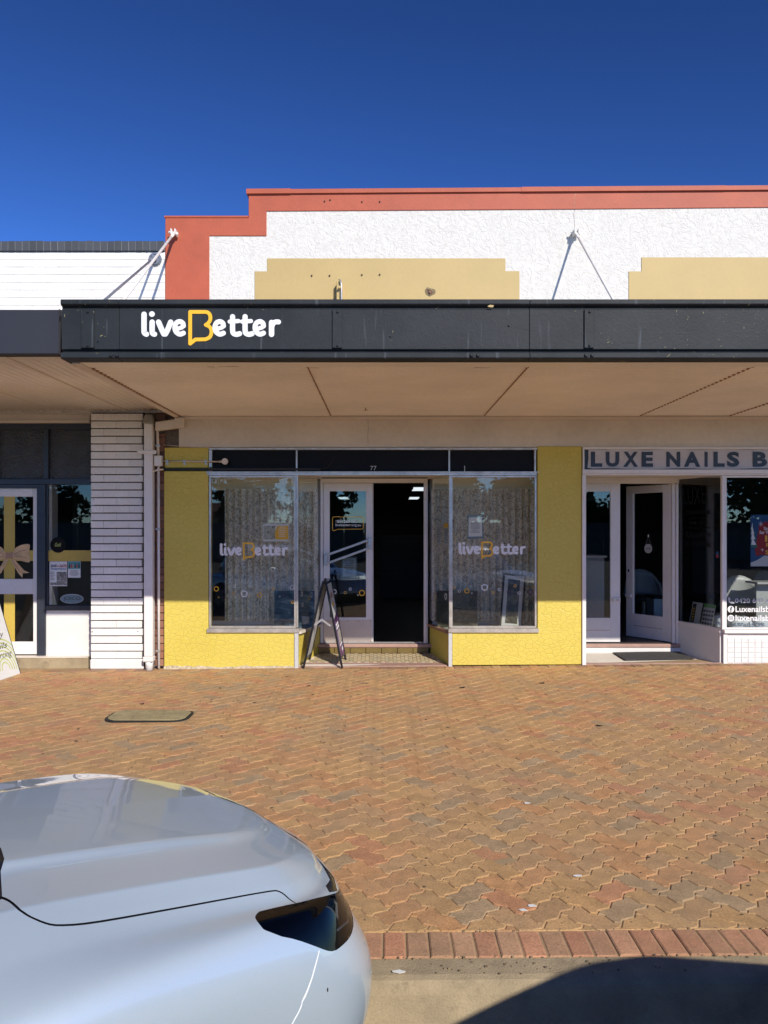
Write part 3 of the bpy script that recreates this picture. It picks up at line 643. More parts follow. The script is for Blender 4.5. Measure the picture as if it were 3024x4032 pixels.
# little bracket with a pipe sticking up behind the fascia
bk = empty('sign_bracket', (sx(1340), D - .1, 3.3), 'small cream bracket with a bent grey pipe above the fascia', 'bracket')
MB().box(sx(1327), sx(1345), D - .10, D - .013, 3.3, Z(1118)).build('plate', M['tan'], bk, bevel=.004)
MB().tube([(sx(1346), D - .13, 3.25), (sx(1347), D - .13, Z(1140)), (sx(1343), D - .13, Z(1118)), (sx(1338), D - .10, Z(1112))], .011).build('pipe', M['steel'], bk, smooth=True)
MB().tube([(sx(1340), D - .15, Z(1145)), (sx(1340), D - .09, Z(1145))], .016, 8).build('bolt', M['tan'], bk)

# shell behind: side walls, roof, back, inner floors
XL = -2.57
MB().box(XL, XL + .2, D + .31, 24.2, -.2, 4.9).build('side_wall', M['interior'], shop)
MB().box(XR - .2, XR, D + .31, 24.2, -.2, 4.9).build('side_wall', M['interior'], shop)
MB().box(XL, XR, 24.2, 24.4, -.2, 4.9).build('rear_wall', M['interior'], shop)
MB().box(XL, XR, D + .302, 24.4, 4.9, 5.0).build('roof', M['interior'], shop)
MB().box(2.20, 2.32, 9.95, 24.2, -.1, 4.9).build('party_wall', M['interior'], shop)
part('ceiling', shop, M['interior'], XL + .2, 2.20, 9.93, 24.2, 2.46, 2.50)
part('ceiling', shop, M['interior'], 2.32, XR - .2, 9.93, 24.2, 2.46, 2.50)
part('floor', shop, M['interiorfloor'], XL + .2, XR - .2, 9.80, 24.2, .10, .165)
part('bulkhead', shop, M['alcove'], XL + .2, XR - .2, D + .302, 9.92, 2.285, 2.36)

# yellow embossed piers and stall risers
YF = D - .025
MB().xz([(sx(648), -.01), (sx(1160), 0), (sx(1160), Z(2490)), (sx(822), Z(2490)), (sx(822), Z(1855)), (sx(648), Z(1855))], YF, .2).build('yellow_pier', M['yellow'], shop, bevel=.006)
part('yellow_pier', shop, M['yellow'], sx(650), sx(822), YF, YF + .2, Z(1843), Z(1762) - .003, .006)
MB().xz([(sx(1780), 0.02), (sx(2288), 0.03), (sx(2288), Z(1758)), (sx(2115), Z(1758)), (sx(2115), Z(2488)), (sx(1780), Z(2488))], YF, .2).build('yellow_pier', M['yellow'], shop, bevel=.006)
rg = MB()   # ragged pale footing strip under the yellow render
pts = [(sx(648), -.06)]
n_ = 22
top = [(sx(648 + (1160 - 648) * k / n_), rl.uniform(.000, .022)) for k in range(n_ + 1)]
rg.xz(pts + [(sx(1160), -.06)] + top[::-1], YF - .012, .01); rg.build('footing_strip', mat('chipped_footing', (0.55, 0.47, 0.33), .9, var=.3, vs=20), shop)

def window_front(x0, x1, zb, zt, pane_m, fr, fw=.022, y=D):
    b = outline(MB(), x0, x1, zb, zt, y - .02, fw, .05); w = b.build('window', fr, shop, bevel=.003)
    part('pane', w, pane_m, x0 + fw, x1 - fw, y + .002, y + .008, zb + fw, zt - fw); return w
# transoms: black panels between chrome trims
for x0, x1 in ((sx(837), sx(1165)), (sx(1172), sx(1765)), (sx(1772), sx(2102))):
    part('transom_panel', shop, M['black'], x0, x1, D + .02, D + .04, Z(1857), Z(1772))
for px in (1168.5, 1768.5, 2106): part('mullion', shop, M['alu'], sx(px - 3.2), sx(px + 3.2), D - .02, D + .04, Z(1857), Z(1772), .002)
part('mullion', shop, M['alu'], sx(824), sx(836), D - .02, D + .04, Z(1840), Z(1772), .002)
MB().box(sx(822), sx(2115), D - .026, D + .04, Z(1772) + .001, Z(1764)).build('head_trim', M['alu'], shop, bevel=.003)
ht = MB().box(sx(815), sx(2118), D - .05, D + .04, Z(1863), Z(1857) - .001).box(sx(818), sx(2112), D - .035, D + .04, Z(1872), Z(1863) - .0005)
ht.build('head_trim', M['alu'], shop, bevel=.002)
tx = text('house_number', '77', M['vinylgrey'], shop, (sx(1458), D + .018, Z(1851)), (.072, 0, 0), (0, 0, .050), bold=.0, depth=.0015)
MB().box(sx(1829), sx(1831), D + .014, D + .0185, Z(1856), Z(1834)).build('loose_wire', M['vinylwhite'], shop)

D2 = 9.85
def sx2(px): return sx(px, D2)
def sz2(py): return sz(py, D2)
def splay_pane(name, m, a, b_, zb, zt, th=.008, par=None):
    """upright panel from plan point a to plan point b_"""
    a, b_ = Vector((a[0], a[1], 0)), Vector((b_[0], b_[1], 0)); t = (b_ - a).normalized(); n = Vector((-t.y, t.x, 0)) * th / 2
    q = [a - n, b_ - n, b_ + n, a + n]
    return MB().hexa([(p.x, p.y, zb) for p in q] + [(p.x, p.y, zt) for p in q]).build(name, m, par or shop)
zs = Z(2472); zh = Z(1872)
for side in (0, 1):
    if side == 0: x0, x1, cx_, ix = sx(824), sx(1166), sx(1171), sx2(1262)
    else: x0, x1, cx_, ix = sx(1774), sx(2112), sx(1771), sx2(1690)
    window_front(x0, x1, zs, zh - .002, M['glass'], M['alu'])
    sg = 1 if side == 0 else -1
    part('corner_mullion', shop, M['alu'], cx_ - .011, cx_ + .011, D - .028, D + .012, Z(2470), zh - .001, .003)
    # splayed return: glass, sill, yellow riser
    a, b_ = (cx_ + .012 * sg, D + .02), (ix, D2 - .02)
    splay_pane('return_pane', M['glass'], a, b_, sz2(2443) + .02, 2.262)
    splay_pane('return_sill', M['creamtrim' if side == 0 else 'rust'], (a[0], a[1]), (b_[0], b_[1]), .385, .413, .055)
    splay_pane('return_riser', M['yellow'], (a[0] - .02 * sg, a[1] + .0), (b_[0] - .02 * sg, b_[1]), -.02, .384, .03)
    splay_pane('return_head', M['creamtrim'], (a[0], a[1]), (b_[0], b_[1]), 2.262, 2.284, .05)
    sl_ = MB()
    xa, xb = (sx(817), sx(1180)) if side == 0 else (sx(1764), sx(2120))
    sl_.box(xa, xb, D - .05, D + .04, Z(2490), Z(2473)); sl_.build('sill', M['alu'], shop, bevel=.006)
    xa, xb = (sx(1160.5), sx(1176)) if side == 0 else (sx(1765), sx(1779.5))
    part('corner_strip', shop, M['lightgrey'], xa, xb, YF - .012, YF + .03, -.02, Z(2492), .003)
    for pz in (.08, .22, .34): MB().disc(((xa + xb) / 2 + .014 * -sg, YF - .013, pz), .0035, (1, 0, 0), (0, 0, 1), (0, -.002, 0), 8).build('screw', M['steel'], shop)
    # display platform and its inner lining
    px0, px1 = (XL + .2, ix - .04) if side == 0 else (ix + .04, 2.2)
    q = [(px0, D + .175), (cx_ - .03 * sg, D + .175), (ix - .06 * sg, D2), (ix - .06 * sg, 9.93), (px0, 9.93)] if side == 0 else [(cx_ + .03, D + .175), (px1, D + .175), (px1, 9.93), (ix + .06, 9.93), (ix + .06, D2)]
    MB().prism([(p[0], p[1], .375) for p in q], (0, 0, .03)).build('display_platform', M['lightgrey'], shop)
    part('curtain_rail', shop, M['alcove'], px0, px1, 9.80, 9.84, 2.12, 2.284)
    part('alcove_wall', shop, M['alcove'] if side else M['yellow'], (px0 + .001 if side == 0 else px1 - .02), (px0 + .02 if side == 0 else px1 - .001), D + .18, 9.8, .4055, 2.284)
    wx = sx(826, 9.2) if side == 0 else sx(2112, 9.2)
    MB().prism([(wx, D + .18, .4056), (wx - .02 * sg, D + .18, .4056), (wx - (.10 if side == 0 else .08) * sg - .02 * sg + .0, 9.78, .4056), (wx - (.10 if side == 0 else .08) * sg, 9.78, .4056)], (0, 0, 1.878)).build('alcove_wall', M['yellow'], shop)
    part('lower_rail', shop, M['creamtrim'], px0, px1, 9.80, 9.84, .406, .455)

# entry: sloping mosaic, terrazzo edge, tiled riser, terrazzo nosing
def entry(xa, xb, xc, xd, mosaic=True):
    """xa..xb at the street, xc..xd at the door"""
    MB().hexa([(xa, D, -.02), (xb, D, -.02), (xb - .04, D + .17, -.02), (xa + .04, D + .17, -.02), (xa, D, .012 + zg(xa)), (xb, D, .012 + zg(xb)), (xb - .04, D + .17, .019), (xa + .04, D + .17, .019)]).build('terrazzo_edge', M['terrazzo'], shop)
    MB().prism([(xa + .0, D + .02, .006), (xb, D + .02, .006), (xd, 9.76, .040), (xc, 9.76, .040)], (0, 0, .002)).build('entry_bed', M['cream'], shop)
    if mosaic:
        b = MB(); rm = random.Random(5); s_ = .0485; y = D + .185; row = 0
        while y < 9.74:
            t = (y - D) / .68; l = xa + (xc - xa) * t + .02; r_ = xb + (xd - xb) * t - .02; x = -1.2 + (0 if row % 2 else 0)
            k = 0
            while x < 1.2:
                if x > l and x + s_ < r_:
                    if (k + row) % 2 == 0: b.cur = rm.choice([(0.52, 0.42, 0.24), (0.56, 0.46, 0.28), (0.48, 0.42, 0.27)])
                    else: b.cur = rm.choice([(0.28, 0.20, 0.11), (0.33, 0.24, 0.14), (0.36, 0.28, 0.16)])
                    zz_ = .0085 + (y - D) * .052 + rm.uniform(0, .0015)
                    b.box(x + .002, x + s_ - .002, y + .002, y + s_ - .002, zz_, zz_ + .006)
                x += s_; k += 1
            y += s_; row += 1
        b.build('mosaic_tiles', M['brick'], shop, kind='stuff')
    else:
        MB().prism([(xa + .05, D + .175, .020), (xb - .02, D + .175, .020), (xd, 9.75, .048), (xc, 9.75, .048)], (0, 0, .004)).build('entry_floor', M['cream'], shop)
    part('door_step', shop, M['terrazzo'], xc - .03, xd + .03, 9.76, 9.99, .115, .163, .012)
entry(sx(1176), sx(1764), sx2(1262) - .02, sx2(1690) + .02)
x = -.83; k = 0
while x < .56:
    part('riser_tile', shop, M['risertile'], x + .002, min(x + .198, .585) - .002, 9.772, 9.79, .046, .113, .002); x += .2

# door frame and glazed door leaf
df = MB().box(sx2(1262), sx2(1272), D2 - .03, D2 + .06, .163, 2.27).box(sx2(1668.5), sx2(1684), D2 - .03, D2 + .06, .163, 2.27).box(sx2(1272), sx2(1668.5), D2 - .03, D2 + .06, 2.215, 2.27).box(sx2(1466.5), sx2(1470), D2 - .0, D2 + .05, .17, 2.21)
df.box(sx2(1672), sx2(1678), D2 - .045, D2 - .03, .163, 2.26)
df.build('door_frame', M['white'], shop, bevel=.004)
part('threshold', shop, M['steel'], sx2(1273), sx2(1668), D2 - .02, D2 + .05, .1635, .176)
door = MB()
dx0, dx1, gx0, gx1, gz0, gz1 = sx2(1273), sx2(1466), sx2(1298), sx2(1441), sz2(2431), sz2(1934)
door.box(dx0, gx0, D2, D2 + .04, .18, 2.212).box(gx1, dx1, D2, D2 + .04, .18, 2.212).box(gx0, gx1, D2, D2 + .04, gz1, 2.212).box(gx0, gx1, D2, D2 + .04, .18, gz0)
door = door.build('door', M['white'], shop, bevel=.004)
part('pane', door, M['doorglass'], gx0, gx1, D2 + .017, D2 + .023, gz0, gz1)
part('kick_plate', door, M['kick'], sx2(1274), sx2(1463), D2 - .0035, D2 - .0005, sz2(2529), sz2(2440), .001)
kz0, kz1 = sz2(2524), sz2(2445)
for px in (1277, 1322, 1369, 1414, 1460):
    for z_ in (kz0, kz1): MB().disc((sx2(px), D2 - .004, z_), .006, (1, 0, 0), (0, 0, 1), (0, -.004, 0), 8).build('screw', M['rust'], door)
for (a, b_) in (((1285, 2186), (1452, 2126)), ((1284, 2219), (1453, 2158))):
    MB().bar((sx2(a[0]), D2 - .06, sz2(a[1])), (sx2(b_[0]), D2 - .06, sz2(b_[1])), .022, .030, up=(0, 0, 1)).build('push_bar', M['steel'], door, bevel=.004)
part('bar_plate', door, M['steel'], sx2(1276), sx2(1289), D2 - .055, D2 - .001, sz2(2227), sz2(2182), .002)
part('bar_plate', door, M['steel'], sx2(1450), sx2(1462), D2 - .055, D2 - .001, sz2(2163), sz2(2116), .002)
GY = D2 + .0165
bb = MB(); P = lambda a, c: (sx2(a), GY, sz2(c))
for i, (p, s_) in enumerate((([(1312, 2035), (1426, 2035)], 0), ([(1426, 2035), (1430, 2039), (1430, 2079), (1426, 2083)], 0), ([(1426, 2083), (1328, 2084), (1315, 2090)], 0), ([(1315, 2090), (1310, 2088), (1309, 2080), (1309, 2040), (1312, 2035)], 0))):
    stroke(bb, p, 2.3, P, .0003 * i, smooth=False, th=.0008)
bb.build('speech_bubble_outline', M['vinylyellow'], door)
text('lettering', '1800 580 580', M['vinylwhite'], door, (sx2(1322), GY, sz2(2058)), (sx2(1405) - sx2(1322), 0, 0), (0, 0, sz2(2047) - sz2(2058)), bold=.012)
text('lettering', 'livebetter.org.au', M['vinylwhite'], door, (sx2(1321), GY, sz2(2075)), (sx2(1421) - sx2(1321), 0, 0), (0, 0, sz2(2062) - sz2(2075)), bold=.012)

CM = {'Y': M['vinylyellow'], 'W': M['vinylwhite'], 'P': M['vinylpurple']}
def rings(parent, lst, fx, fz, y, k, wd=.30):
    by = {}
    for cx, cy, r, c in lst:
        rr_ = r * k; MB().ring((fx(cx), y, fz(cy)), rr_, rr_ * wd, (1, 0, 0), (0, 0, 1), (0, -.0008, 0)).build('vinyl_ring', CM[c], parent)
wins = [o for o in shop.children if o.name.startswith('window')]
wL, wR = wins[0], wins[1]
s2 = .4972
rings(wL, [(506, 1445, 20, 'Y'), (555, 1465, 9, 'P'), (651, 1425, 12, 'W'), (643, 1478, 11, 'Y'), (525, 1512, 6, 'Y'), (590, 1503, 6, 'W'), (727, 1485, 27, 'W'), (764, 1507, 7, 'Y'), (785, 1456, 6, 'P'), (848, 1495, 20, 'Y'), (956, 1448, 12, 'Y'), (1007, 1507, 6, 'W'), (1041, 1492, 19, 'P'), (1107, 1433, 20, 'W'), (1111, 1550, 12, 'Y')],
      lambda c: sx(600 + c * s2), lambda c: sz(1600 + c * s2), D + .0012, s2 * D / F)
s4 = .4294
rings(wR, [(318, 1430, 13, 'Y'), (370, 1462, 13, 'W'), (438, 1460, 23, 'Y'), (485, 1481, 8, 'W'), (531, 1472, 11, 'P'), (602, 1427, 31, 'W'), (680, 1474, 13, 'Y'), (737, 1446, 14, 'W'), (825, 1472, 20, 'P'), (880, 1414, 13, 'Y'), (918, 1480, 14, 'W'), (968, 1480, 7, 'P'), (1021, 1468, 27, 'P'), (1047, 1426, 9, 'Y')],
      lambda c: sx(1650 + c * s4), lambda c: sz(1700 + c * s4), D + .0012, s4 * D / F)
rings(door, [(1425, 2335, 12, 'Y'), (1409, 2343, 3.4, 'W'), (1359, 2334, 5.6, 'Y'), (1379, 2320, 5.6, 'W'), (1316, 2330, 9, 'W'), (1399, 2331, 4, 'P')], sx2, sz2, GY, D2 / F)
for side, lst in ((0, [(.12, .87, .030, 'W'), (.55, .83, .035, 'W'), (.75, .92, .03, 'W'), (.15, .74, .026, 'W'), (.45, .80, .03, 'Y')]), (1, [(.12, .84, .038, 'W'), (.35, .93, .03, 'W'), (.55, .86, .024, 'P'), (.75, .88, .03, 'W'), (.62, .80, .018, 'Y')])):
    cx_, ix, sg = (sx(1171), sx2(1262), 1) if side == 0 else (sx(1771), sx2(1690), -1)
    a, b_ = Vector((cx_ + .012 * sg, D + .02, 0)), Vector((ix, D2 - .02, 0)); t_ = (b_ - a).normalized()
    nn = Vector((t_.y, -t_.x, 0)) * sg; par = [o for o in shop.children if o.name.startswith('return_pane')][side]
    for f_, z_, r_, c in lst:
        p = a + t_ * (f_ * .77) + nn * .0045; p.z = z_ - .02
        MB().ring(p, r_, r_ * .3, t_, (0, 0, 1), nn * .0008).build('vinyl_ring', CM[c], par)
logo(wL, sx(866), sx(1134), Z(2205), Z(2136), D + .001, th=.0008)
logo(wR, sx(1806), sx(2070), Z(2200), Z(2132), D + .001, th=.0008)

# curtains, hanging behind each window and round the return
def curtain(x0, x1, y, z0, z1, label, bend=None):
    b = MB(); n = int((x1 - x0) / .006); rc_ = random.Random(int(x0 * 100)); ph = 0; m_ = 14
    off = []
    for k in range(n + 1):
        ph += rc_.uniform(.36, .56); off.append(math.sin(ph))
    for j in range(m_ + 1):
        t = j / m_; amp = .017 + .014 * t
        for k in range(n + 1):
            x = x0 + (x1 - x0) * k / n; b.v.append((x + .003 * math.sin(k * .8 + t * 3), y + off[k] * amp + .004 * math.sin(3 * t + k * .13), z1 + (z0 - z1) * t))
    for j in range(m_):
        for k in range(n): b.f.append((j * (n + 1) + k, j * (n + 1) + k + 1, (j + 1) * (n + 1) + k + 1, (j + 1) * (n + 1) + k)); b.c.append(None)
    return b.build('lace_curtain', M['curtain'], smooth=True, label=label, cat='curtain')
curtain(-2.02, -.84, 9.74, .46, 2.13, 'grey floral lace curtain in the yellow shopfront window left of the door')
curtain(.60, 1.93, 9.74, .46, 2.13, 'grey floral lace curtain in the yellow shopfront window right of the door')

def sheet_of(name, x0, x1, z0, z1, y, m, label, cat, parent=None, rotdeg=0, **kw):
    cx, cz = (x0 + x1) / 2, (z0 + z1) / 2; a = R(rotdeg)
    pts = [(cx + (x - cx) * math.cos(a) - (z - cz) * math.sin(a), cz + (x - cx) * math.sin(a) + (z - cz) * math.cos(a)) for x, z in ((x0, z0), (x1, z0), (x1, z1), (x0, z1))]
    return MB().xz(pts, y, .001).build(name, m, parent, label=label, cat=cat, **kw)
def lines(parent, x0, x1, z1, z0, y, n, m, h=.35, seed=1, align='c'):
    """rows of print too small to read"""
    r = random.Random(seed); b = MB(); st = (z1 - z0) / n
    for k in range(n):
        w = (x1 - x0) * r.uniform(.55, 1); xa = (x0 + x1 - w) / 2 if align == 'c' else x0; x = xa
        while x < xa + w - .002:
            q = min(r.uniform(.004, .014), xa + w - x); b.box(x, x + q, y - .0006, y, z1 - st * (k + h), z1 - st * k); x += q + .003
    b.build('print', m, parent)
# poster on left window, notice on right window, sheet on the door
p = empty('window_poster', (sx(1085), D, Z(2132)), 'landscape poster in a clear sleeve taped inside left yellow shop window, amber right half', 'poster')
sheet_of('sheet', sx(1034), sx(1136), Z(2132), Z(2062), D + .010, M['paper'], None, None, p, kind=None)
part('photo', p, M['photocol'], sx(1037), sx(1084), D + .0088, D + .0098, Z(2124), Z(2070))
MB().xz([(sx(1084), Z(2124)), (sx(1134), Z(2124)), (sx(1134), Z(2070)), (sx(1092), Z(2070)), (sx(1082), Z(2096))], D + .0080, .0006).build('amber_panel', M['vinylyellow'], p)
lines(p, sx(1094), sx(1128), Z(2074), Z(2118), D + .0078, 6, M['paper'], seed=4)
p = empty('window_notice', (sx(1871), D, Z(2120)), 'white paper notice in a wrinkled clear sleeve taped inside the right yellow shop window', 'notice')
MB().xz([(sx(1838), Z(2122)), (sx(1905), Z(2121)), (sx(1902), Z(2075)), (sx(1907), Z(2027)), (sx(1839), Z(2028)), (sx(1843), Z(2075))], D + .011, .001).build('sleeve', mat('clear_sleeve', (0.22, 0.27, 0.30), .08, bst=.4, bs=20, bd=.01), p)
MB().xz([(sx(1845), Z(2113)), (sx(1899), Z(2112)), (sx(1898), Z(2036)), (sx(1846), Z(2037))], D + .0095, .001).build('sheet', M['paper'], p)
lines(p, sx(1853), sx(1891), Z(2056), Z(2100), D + .0092, 9, M['ink'], seed=5)
p = empty('door_notice', (sx2(1375), D2, sz2(2282)), 'printed sheet in a clear sleeve taped behind the door glass', 'notice')
MB().xz([(sx2(1344), sz2(2283)), (sx2(1406), sz2(2281)), (sx2(1405), sz2(2192)), (sx2(1345), sz2(2192))], D2 + .026, .001).build('sleeve', MATS['clear_sleeve'], p)
MB().xz([(sx2(1350), sz2(2270)), (sx2(1400), sz2(2270)), (sx2(1400), sz2(2198)), (sx2(1350), sz2(2198))], D2 + .0245, .001).build('sheet', M['lightgrey'], p)
lines(p, sx2(1354), sx2(1396), sz2(2205), sz2(2262), D2 + .0242, 8, M['ink'], seed=6)
# notices seen through the right return window, on its inner side
for px, py0, py1, w_, lab, mm in ((1728, 2052, 2145, .055, 'tall narrow white notice hanging beside the right lace curtain', M['lightgrey']), (1756, 2056, 2150, .06, 'orange topped paper notice hanging beside the right lace curtain', M['vinylyellow'])):
    p = empty('hanging_notice', (sx(px, 9.6), 9.6, sz(py1, 9.6)), lab, 'notice')
    part('sheet', p, M['lightgrey'], sx(px, 9.6) - w_ / 2, sx(px, 9.6) + w_ / 2, 9.6, 9.602, sz(py1, 9.6), sz(py0, 9.6))
    if mm is not M['lightgrey']: part('header', p, mm, sx(px, 9.6) - w_ / 2 + .004, sx(px, 9.6) + w_ / 2 - .004, 9.598, 9.5995, sz(py0 + 22, 9.6), sz(py0 + 4, 9.6))
    lines(p, sx(px, 9.6) - w_ / 2 + .006, sx(px, 9.6) + w_ / 2 - .006, sz(py0 + 26, 9.6), sz(py1 - 8, 9.6), 9.5995, 9, M['ink'], seed=px)

def picture(name, x0, x1, z0, z1, y, lean, roll, pic, fr, fw, label, mount=0, cat='picture'):
    """framed picture standing on the display platform, leaning back"""
    e = empty(name, ((x0 + x1) / 2, y, z0), label, cat)
    q = Matrix.Translation(((x0 + x1) / 2, y, z0)) @ Matrix.Rotation(R(roll), 4, 'Y') @ Matrix.Rotation(-R(lean), 4, 'X')
    w, h = x1 - x0, z1 - z0
    def b8(a0, a1, b0, b1, c0, c1): return [q @ Vector(v) for v in ((a0, b0, c0), (a1, b0, c0), (a1, b1, c0), (a0, b1, c0), (a0, b0, c1), (a1, b0, c1), (a1, b1, c1), (a0, b1, c1))]
    if fr is not None:
        b = MB(); b.hexa(b8(-w / 2, w / 2, 0, .02, 0, fw)).hexa(b8(-w / 2, w / 2, 0, .02, h - fw, h)).hexa(b8(-w / 2, -w / 2 + fw, 0, .02, fw, h - fw)).hexa(b8(w / 2 - fw, w / 2, 0, .02, fw, h - fw)); b.build('frame', fr, e)
    i = fw if fr is not None else 0
    if mount: MB().hexa(b8(-w / 2 + i, w / 2 - i, .010, .014, i, h - i)).build('mount', M['lightgrey'], e); i += mount
    MB().hexa(b8(-w / 2 + i, w / 2 - i, .006, .009, i, h - i)).build('print', pic, e)
    return e
picture('seascape_canvas', -1.36, -.86, .412, .86, 9.50, 4, 0, M['sail'], None, 0, 'unframed dark stormy seascape canvas standing in the corner of the left window')
picture('landscape_canvas', .66, 1.16, .412, .86, 9.52, 3, 0, M['bush'], None, 0, 'unframed dark bush landscape canvas standing in the corner of the right window')
picture('framed_picture', 1.40, 1.68, .412, 1.08, 9.34, 5, 5, M['bush'], M['rubber'], .022, 'tall framed picture with pale mount leaning askew in the right window', mount=.045)
picture('small_card', sx(1136, 9.2), sx(1154, 9.2), .412, .48, 9.22, 15, 4, M['paper'], None, 0, 'small white card standing in the corner of the left window', cat='card')
part('paper_strip', None, M['paper'], sx(920, 9.2), sx(1018, 9.2), 9.19, 9.22, .4065, .411, label='long white paper strip lying on the left display sill', cat='paper')
part('black_frame', None, M['rubber'], 1.0, 1.5, 9.27, 9.33, .4065, .424, label='flat dark picture frame lying on the right display sill', cat='picture frame')

# conduit across the yellow pier with sensor, black trunking under it
cd = empty('sensor_conduit', (sx(760), YF, Z(1817)), 'grey conduit on three saddles ending in a round cream sensor', 'conduit')
MB().tube([(sx(640), YF - .022, Z(1817)), (sx(868), YF - .022, Z(1819))], .0105, 12).build('pipe', M['kick'], cd, smooth=True)
MB().tube([(sx(866), YF - .022, Z(1819)), (sx(880), YF - .022, Z(1819))], .015, 12).build('socket', M['kick'], cd, smooth=True)
MB().disc((sx(889), YF - .04, Z(1818)), .037, (1, 0, 0), (0, 0, 1), (0, .035, 0), 24).build('sensor_head', M['creamtrim'], cd, bevel=.004)
for px in (662, 729, 813):
    MB().box(sx(px - 5), sx(px + 5), YF - .034, YF - .001, Z(1817) - .013, Z(1817) + .013).box(sx(px - 4.5), sx(px + 4.5), YF - .006, YF - .001, Z(1832), Z(1817) - .0135).build('saddle', M['steel'], cd, bevel=.002)
tr = empty('cable_trunking', (sx(900), YF, Z(1850)), 'thin black cable trunking running across pier and transom', 'cable')
MB().box(sx(646), sx(822) + .001, YF - .018, YF + .02, Z(1853), Z(1845)).box(sx(822), sx(1262), D - .06, D - .03, Z(1853), Z(1845)).build('trunking', M['rubber'], tr)
MB().tube([(sx(1260), D - .04, Z(1848)), (sx(1290), D - .04, Z(1843)), (sx(1303), D - .04, Z(1826)), (sx(1318), D - .04, Z(1800))], .004, 6).build('loose_end', M['rubber'], tr, smooth=True)
MB().tube([(sx(648), YF - .02, Z(1849)), (sx(625), YF - .035, Z(1852)), (sx(600), YF - .05, Z(1862)), (sx(587), YF - .06, Z(1878))], .011, 10).build('bent_conduit', M['creamtrim'], tr, smooth=True)
MB().tube([(sx(646), YF - .02, Z(1752)), (sx(700), YF - .03, Z(1758)), (sx(760), YF - .03, Z(1762)), (sx(830), YF - .03, Z(1764))], .005, 8).build('cable', M['kick'], tr, smooth=True)
# ================================================================== RIGHT SHOPFRONT (same building)
part('white_post', shop, M['white'], sx(2289), sx(2304), D - .045, D + .10, .025, Z(1871), .004)
part('white_post', shop, M['white'], sx(2292), sx(2299), D - .03, D + .06, Z(1850), Z(1762), .003)
MB().box(sx(2289), XR, D - .06, D + .04, Z(1866), Z(1850)).box(sx(2292), XR, D - .04, D + .04, Z(1872), Z(1866) - .0005).build('head_trim', M['white'], shop, bevel=.003)
MB().box(sx(2299), XR, D - .03, D + .04, Z(1770), Z(1761)).build('head_trim', M['white'], shop, bevel=.003)
part('transom_panel', shop, M['navy'], sx(2299), XR, D + .012, D + .03, Z(1850), Z(1770))
# cloth banner with lettering, slightly wavy
bn = empty('shop_banner', (sx(2660), D, Z(1850)), 'off-white cloth banner with dark sans capitals above the salon door', 'banner')
b = MB(); n = 60
for k in range(n + 1):
    x = sx(2313) + (XR - .1 - sx(2313)) * k / n
    t = Z(1769) - .004 - .003 * math.sin(k * .7); bo = Z(1846) + .006 * math.sin(k * .45) + (.012 if k == 0 else 0)
    for j, z in enumerate((bo, (t + bo) / 2, t)): b.v.append((x + (.012 if (k == 0 and j > 0) else 0), D + .002 - .0022 * math.sin(k * .9 + j), z))
for k in range(n):
    for j in range(2): b.f.append((k * 3 + j, k * 3 + 3 + j, k * 3 + 4 + j, k * 3 + 1 + j)); b.c.append(None)
b.build('cloth', mat('banner_cloth', (0.62, 0.58, 0.58), .7, var=.06, vs=5), bn, smooth=True)
ban = M['navy']
yb = D - .003
cz0, cz1 = Z(1838), Z(1779)
capx = {'L': (2326, 2371), 'U': (2385, 2438), 'X': (2454, 2512), 'E': (2526, 2571), 'N': (2623, 2678), 'A': (2693, 2757), 'I': (2774, 2786), 'l': (2809, 2853), 'S': (2862, 2911), 'B': (2963, 3020)}
for ch, (a, c) in capx.items():
    text('lettering', ch.upper() if ch != 'l' else 'L', ban, bn, (sx(a), yb, cz0), (sx(c) - sx(a), 0, 0), (0, 0, cz1 - cz0), bold=.045, depth=.0012)

# entry platform and step
entry(sx(2304), sx(2846), sx2(2299) , sx2(2672), mosaic=False)
part('step_riser', shop, M['whitewall'], sx2(2299), sx2(2672) - .002, 9.765, 9.785, .045, .114)
dm = empty('door_mat', (sx(2570), 9.45, .04), 'dark grey bristle doormat in the salon entry', 'door mat')
def onentry(px, py): # point on the sloping entry floor
    zq = .035; d = (H - zq) * F / (py - HY); return (sx(px, d), d)
q = [onentry(2412, 2578), onentry(2462, 2601), onentry(2738, 2597), onentry(2668, 2574)]
MB().prism([(a, c, .028 + (c - D) * .045) for a, c in q], (0, 0, .010)).build('pile', M['mat'], dm, bevel=.003)
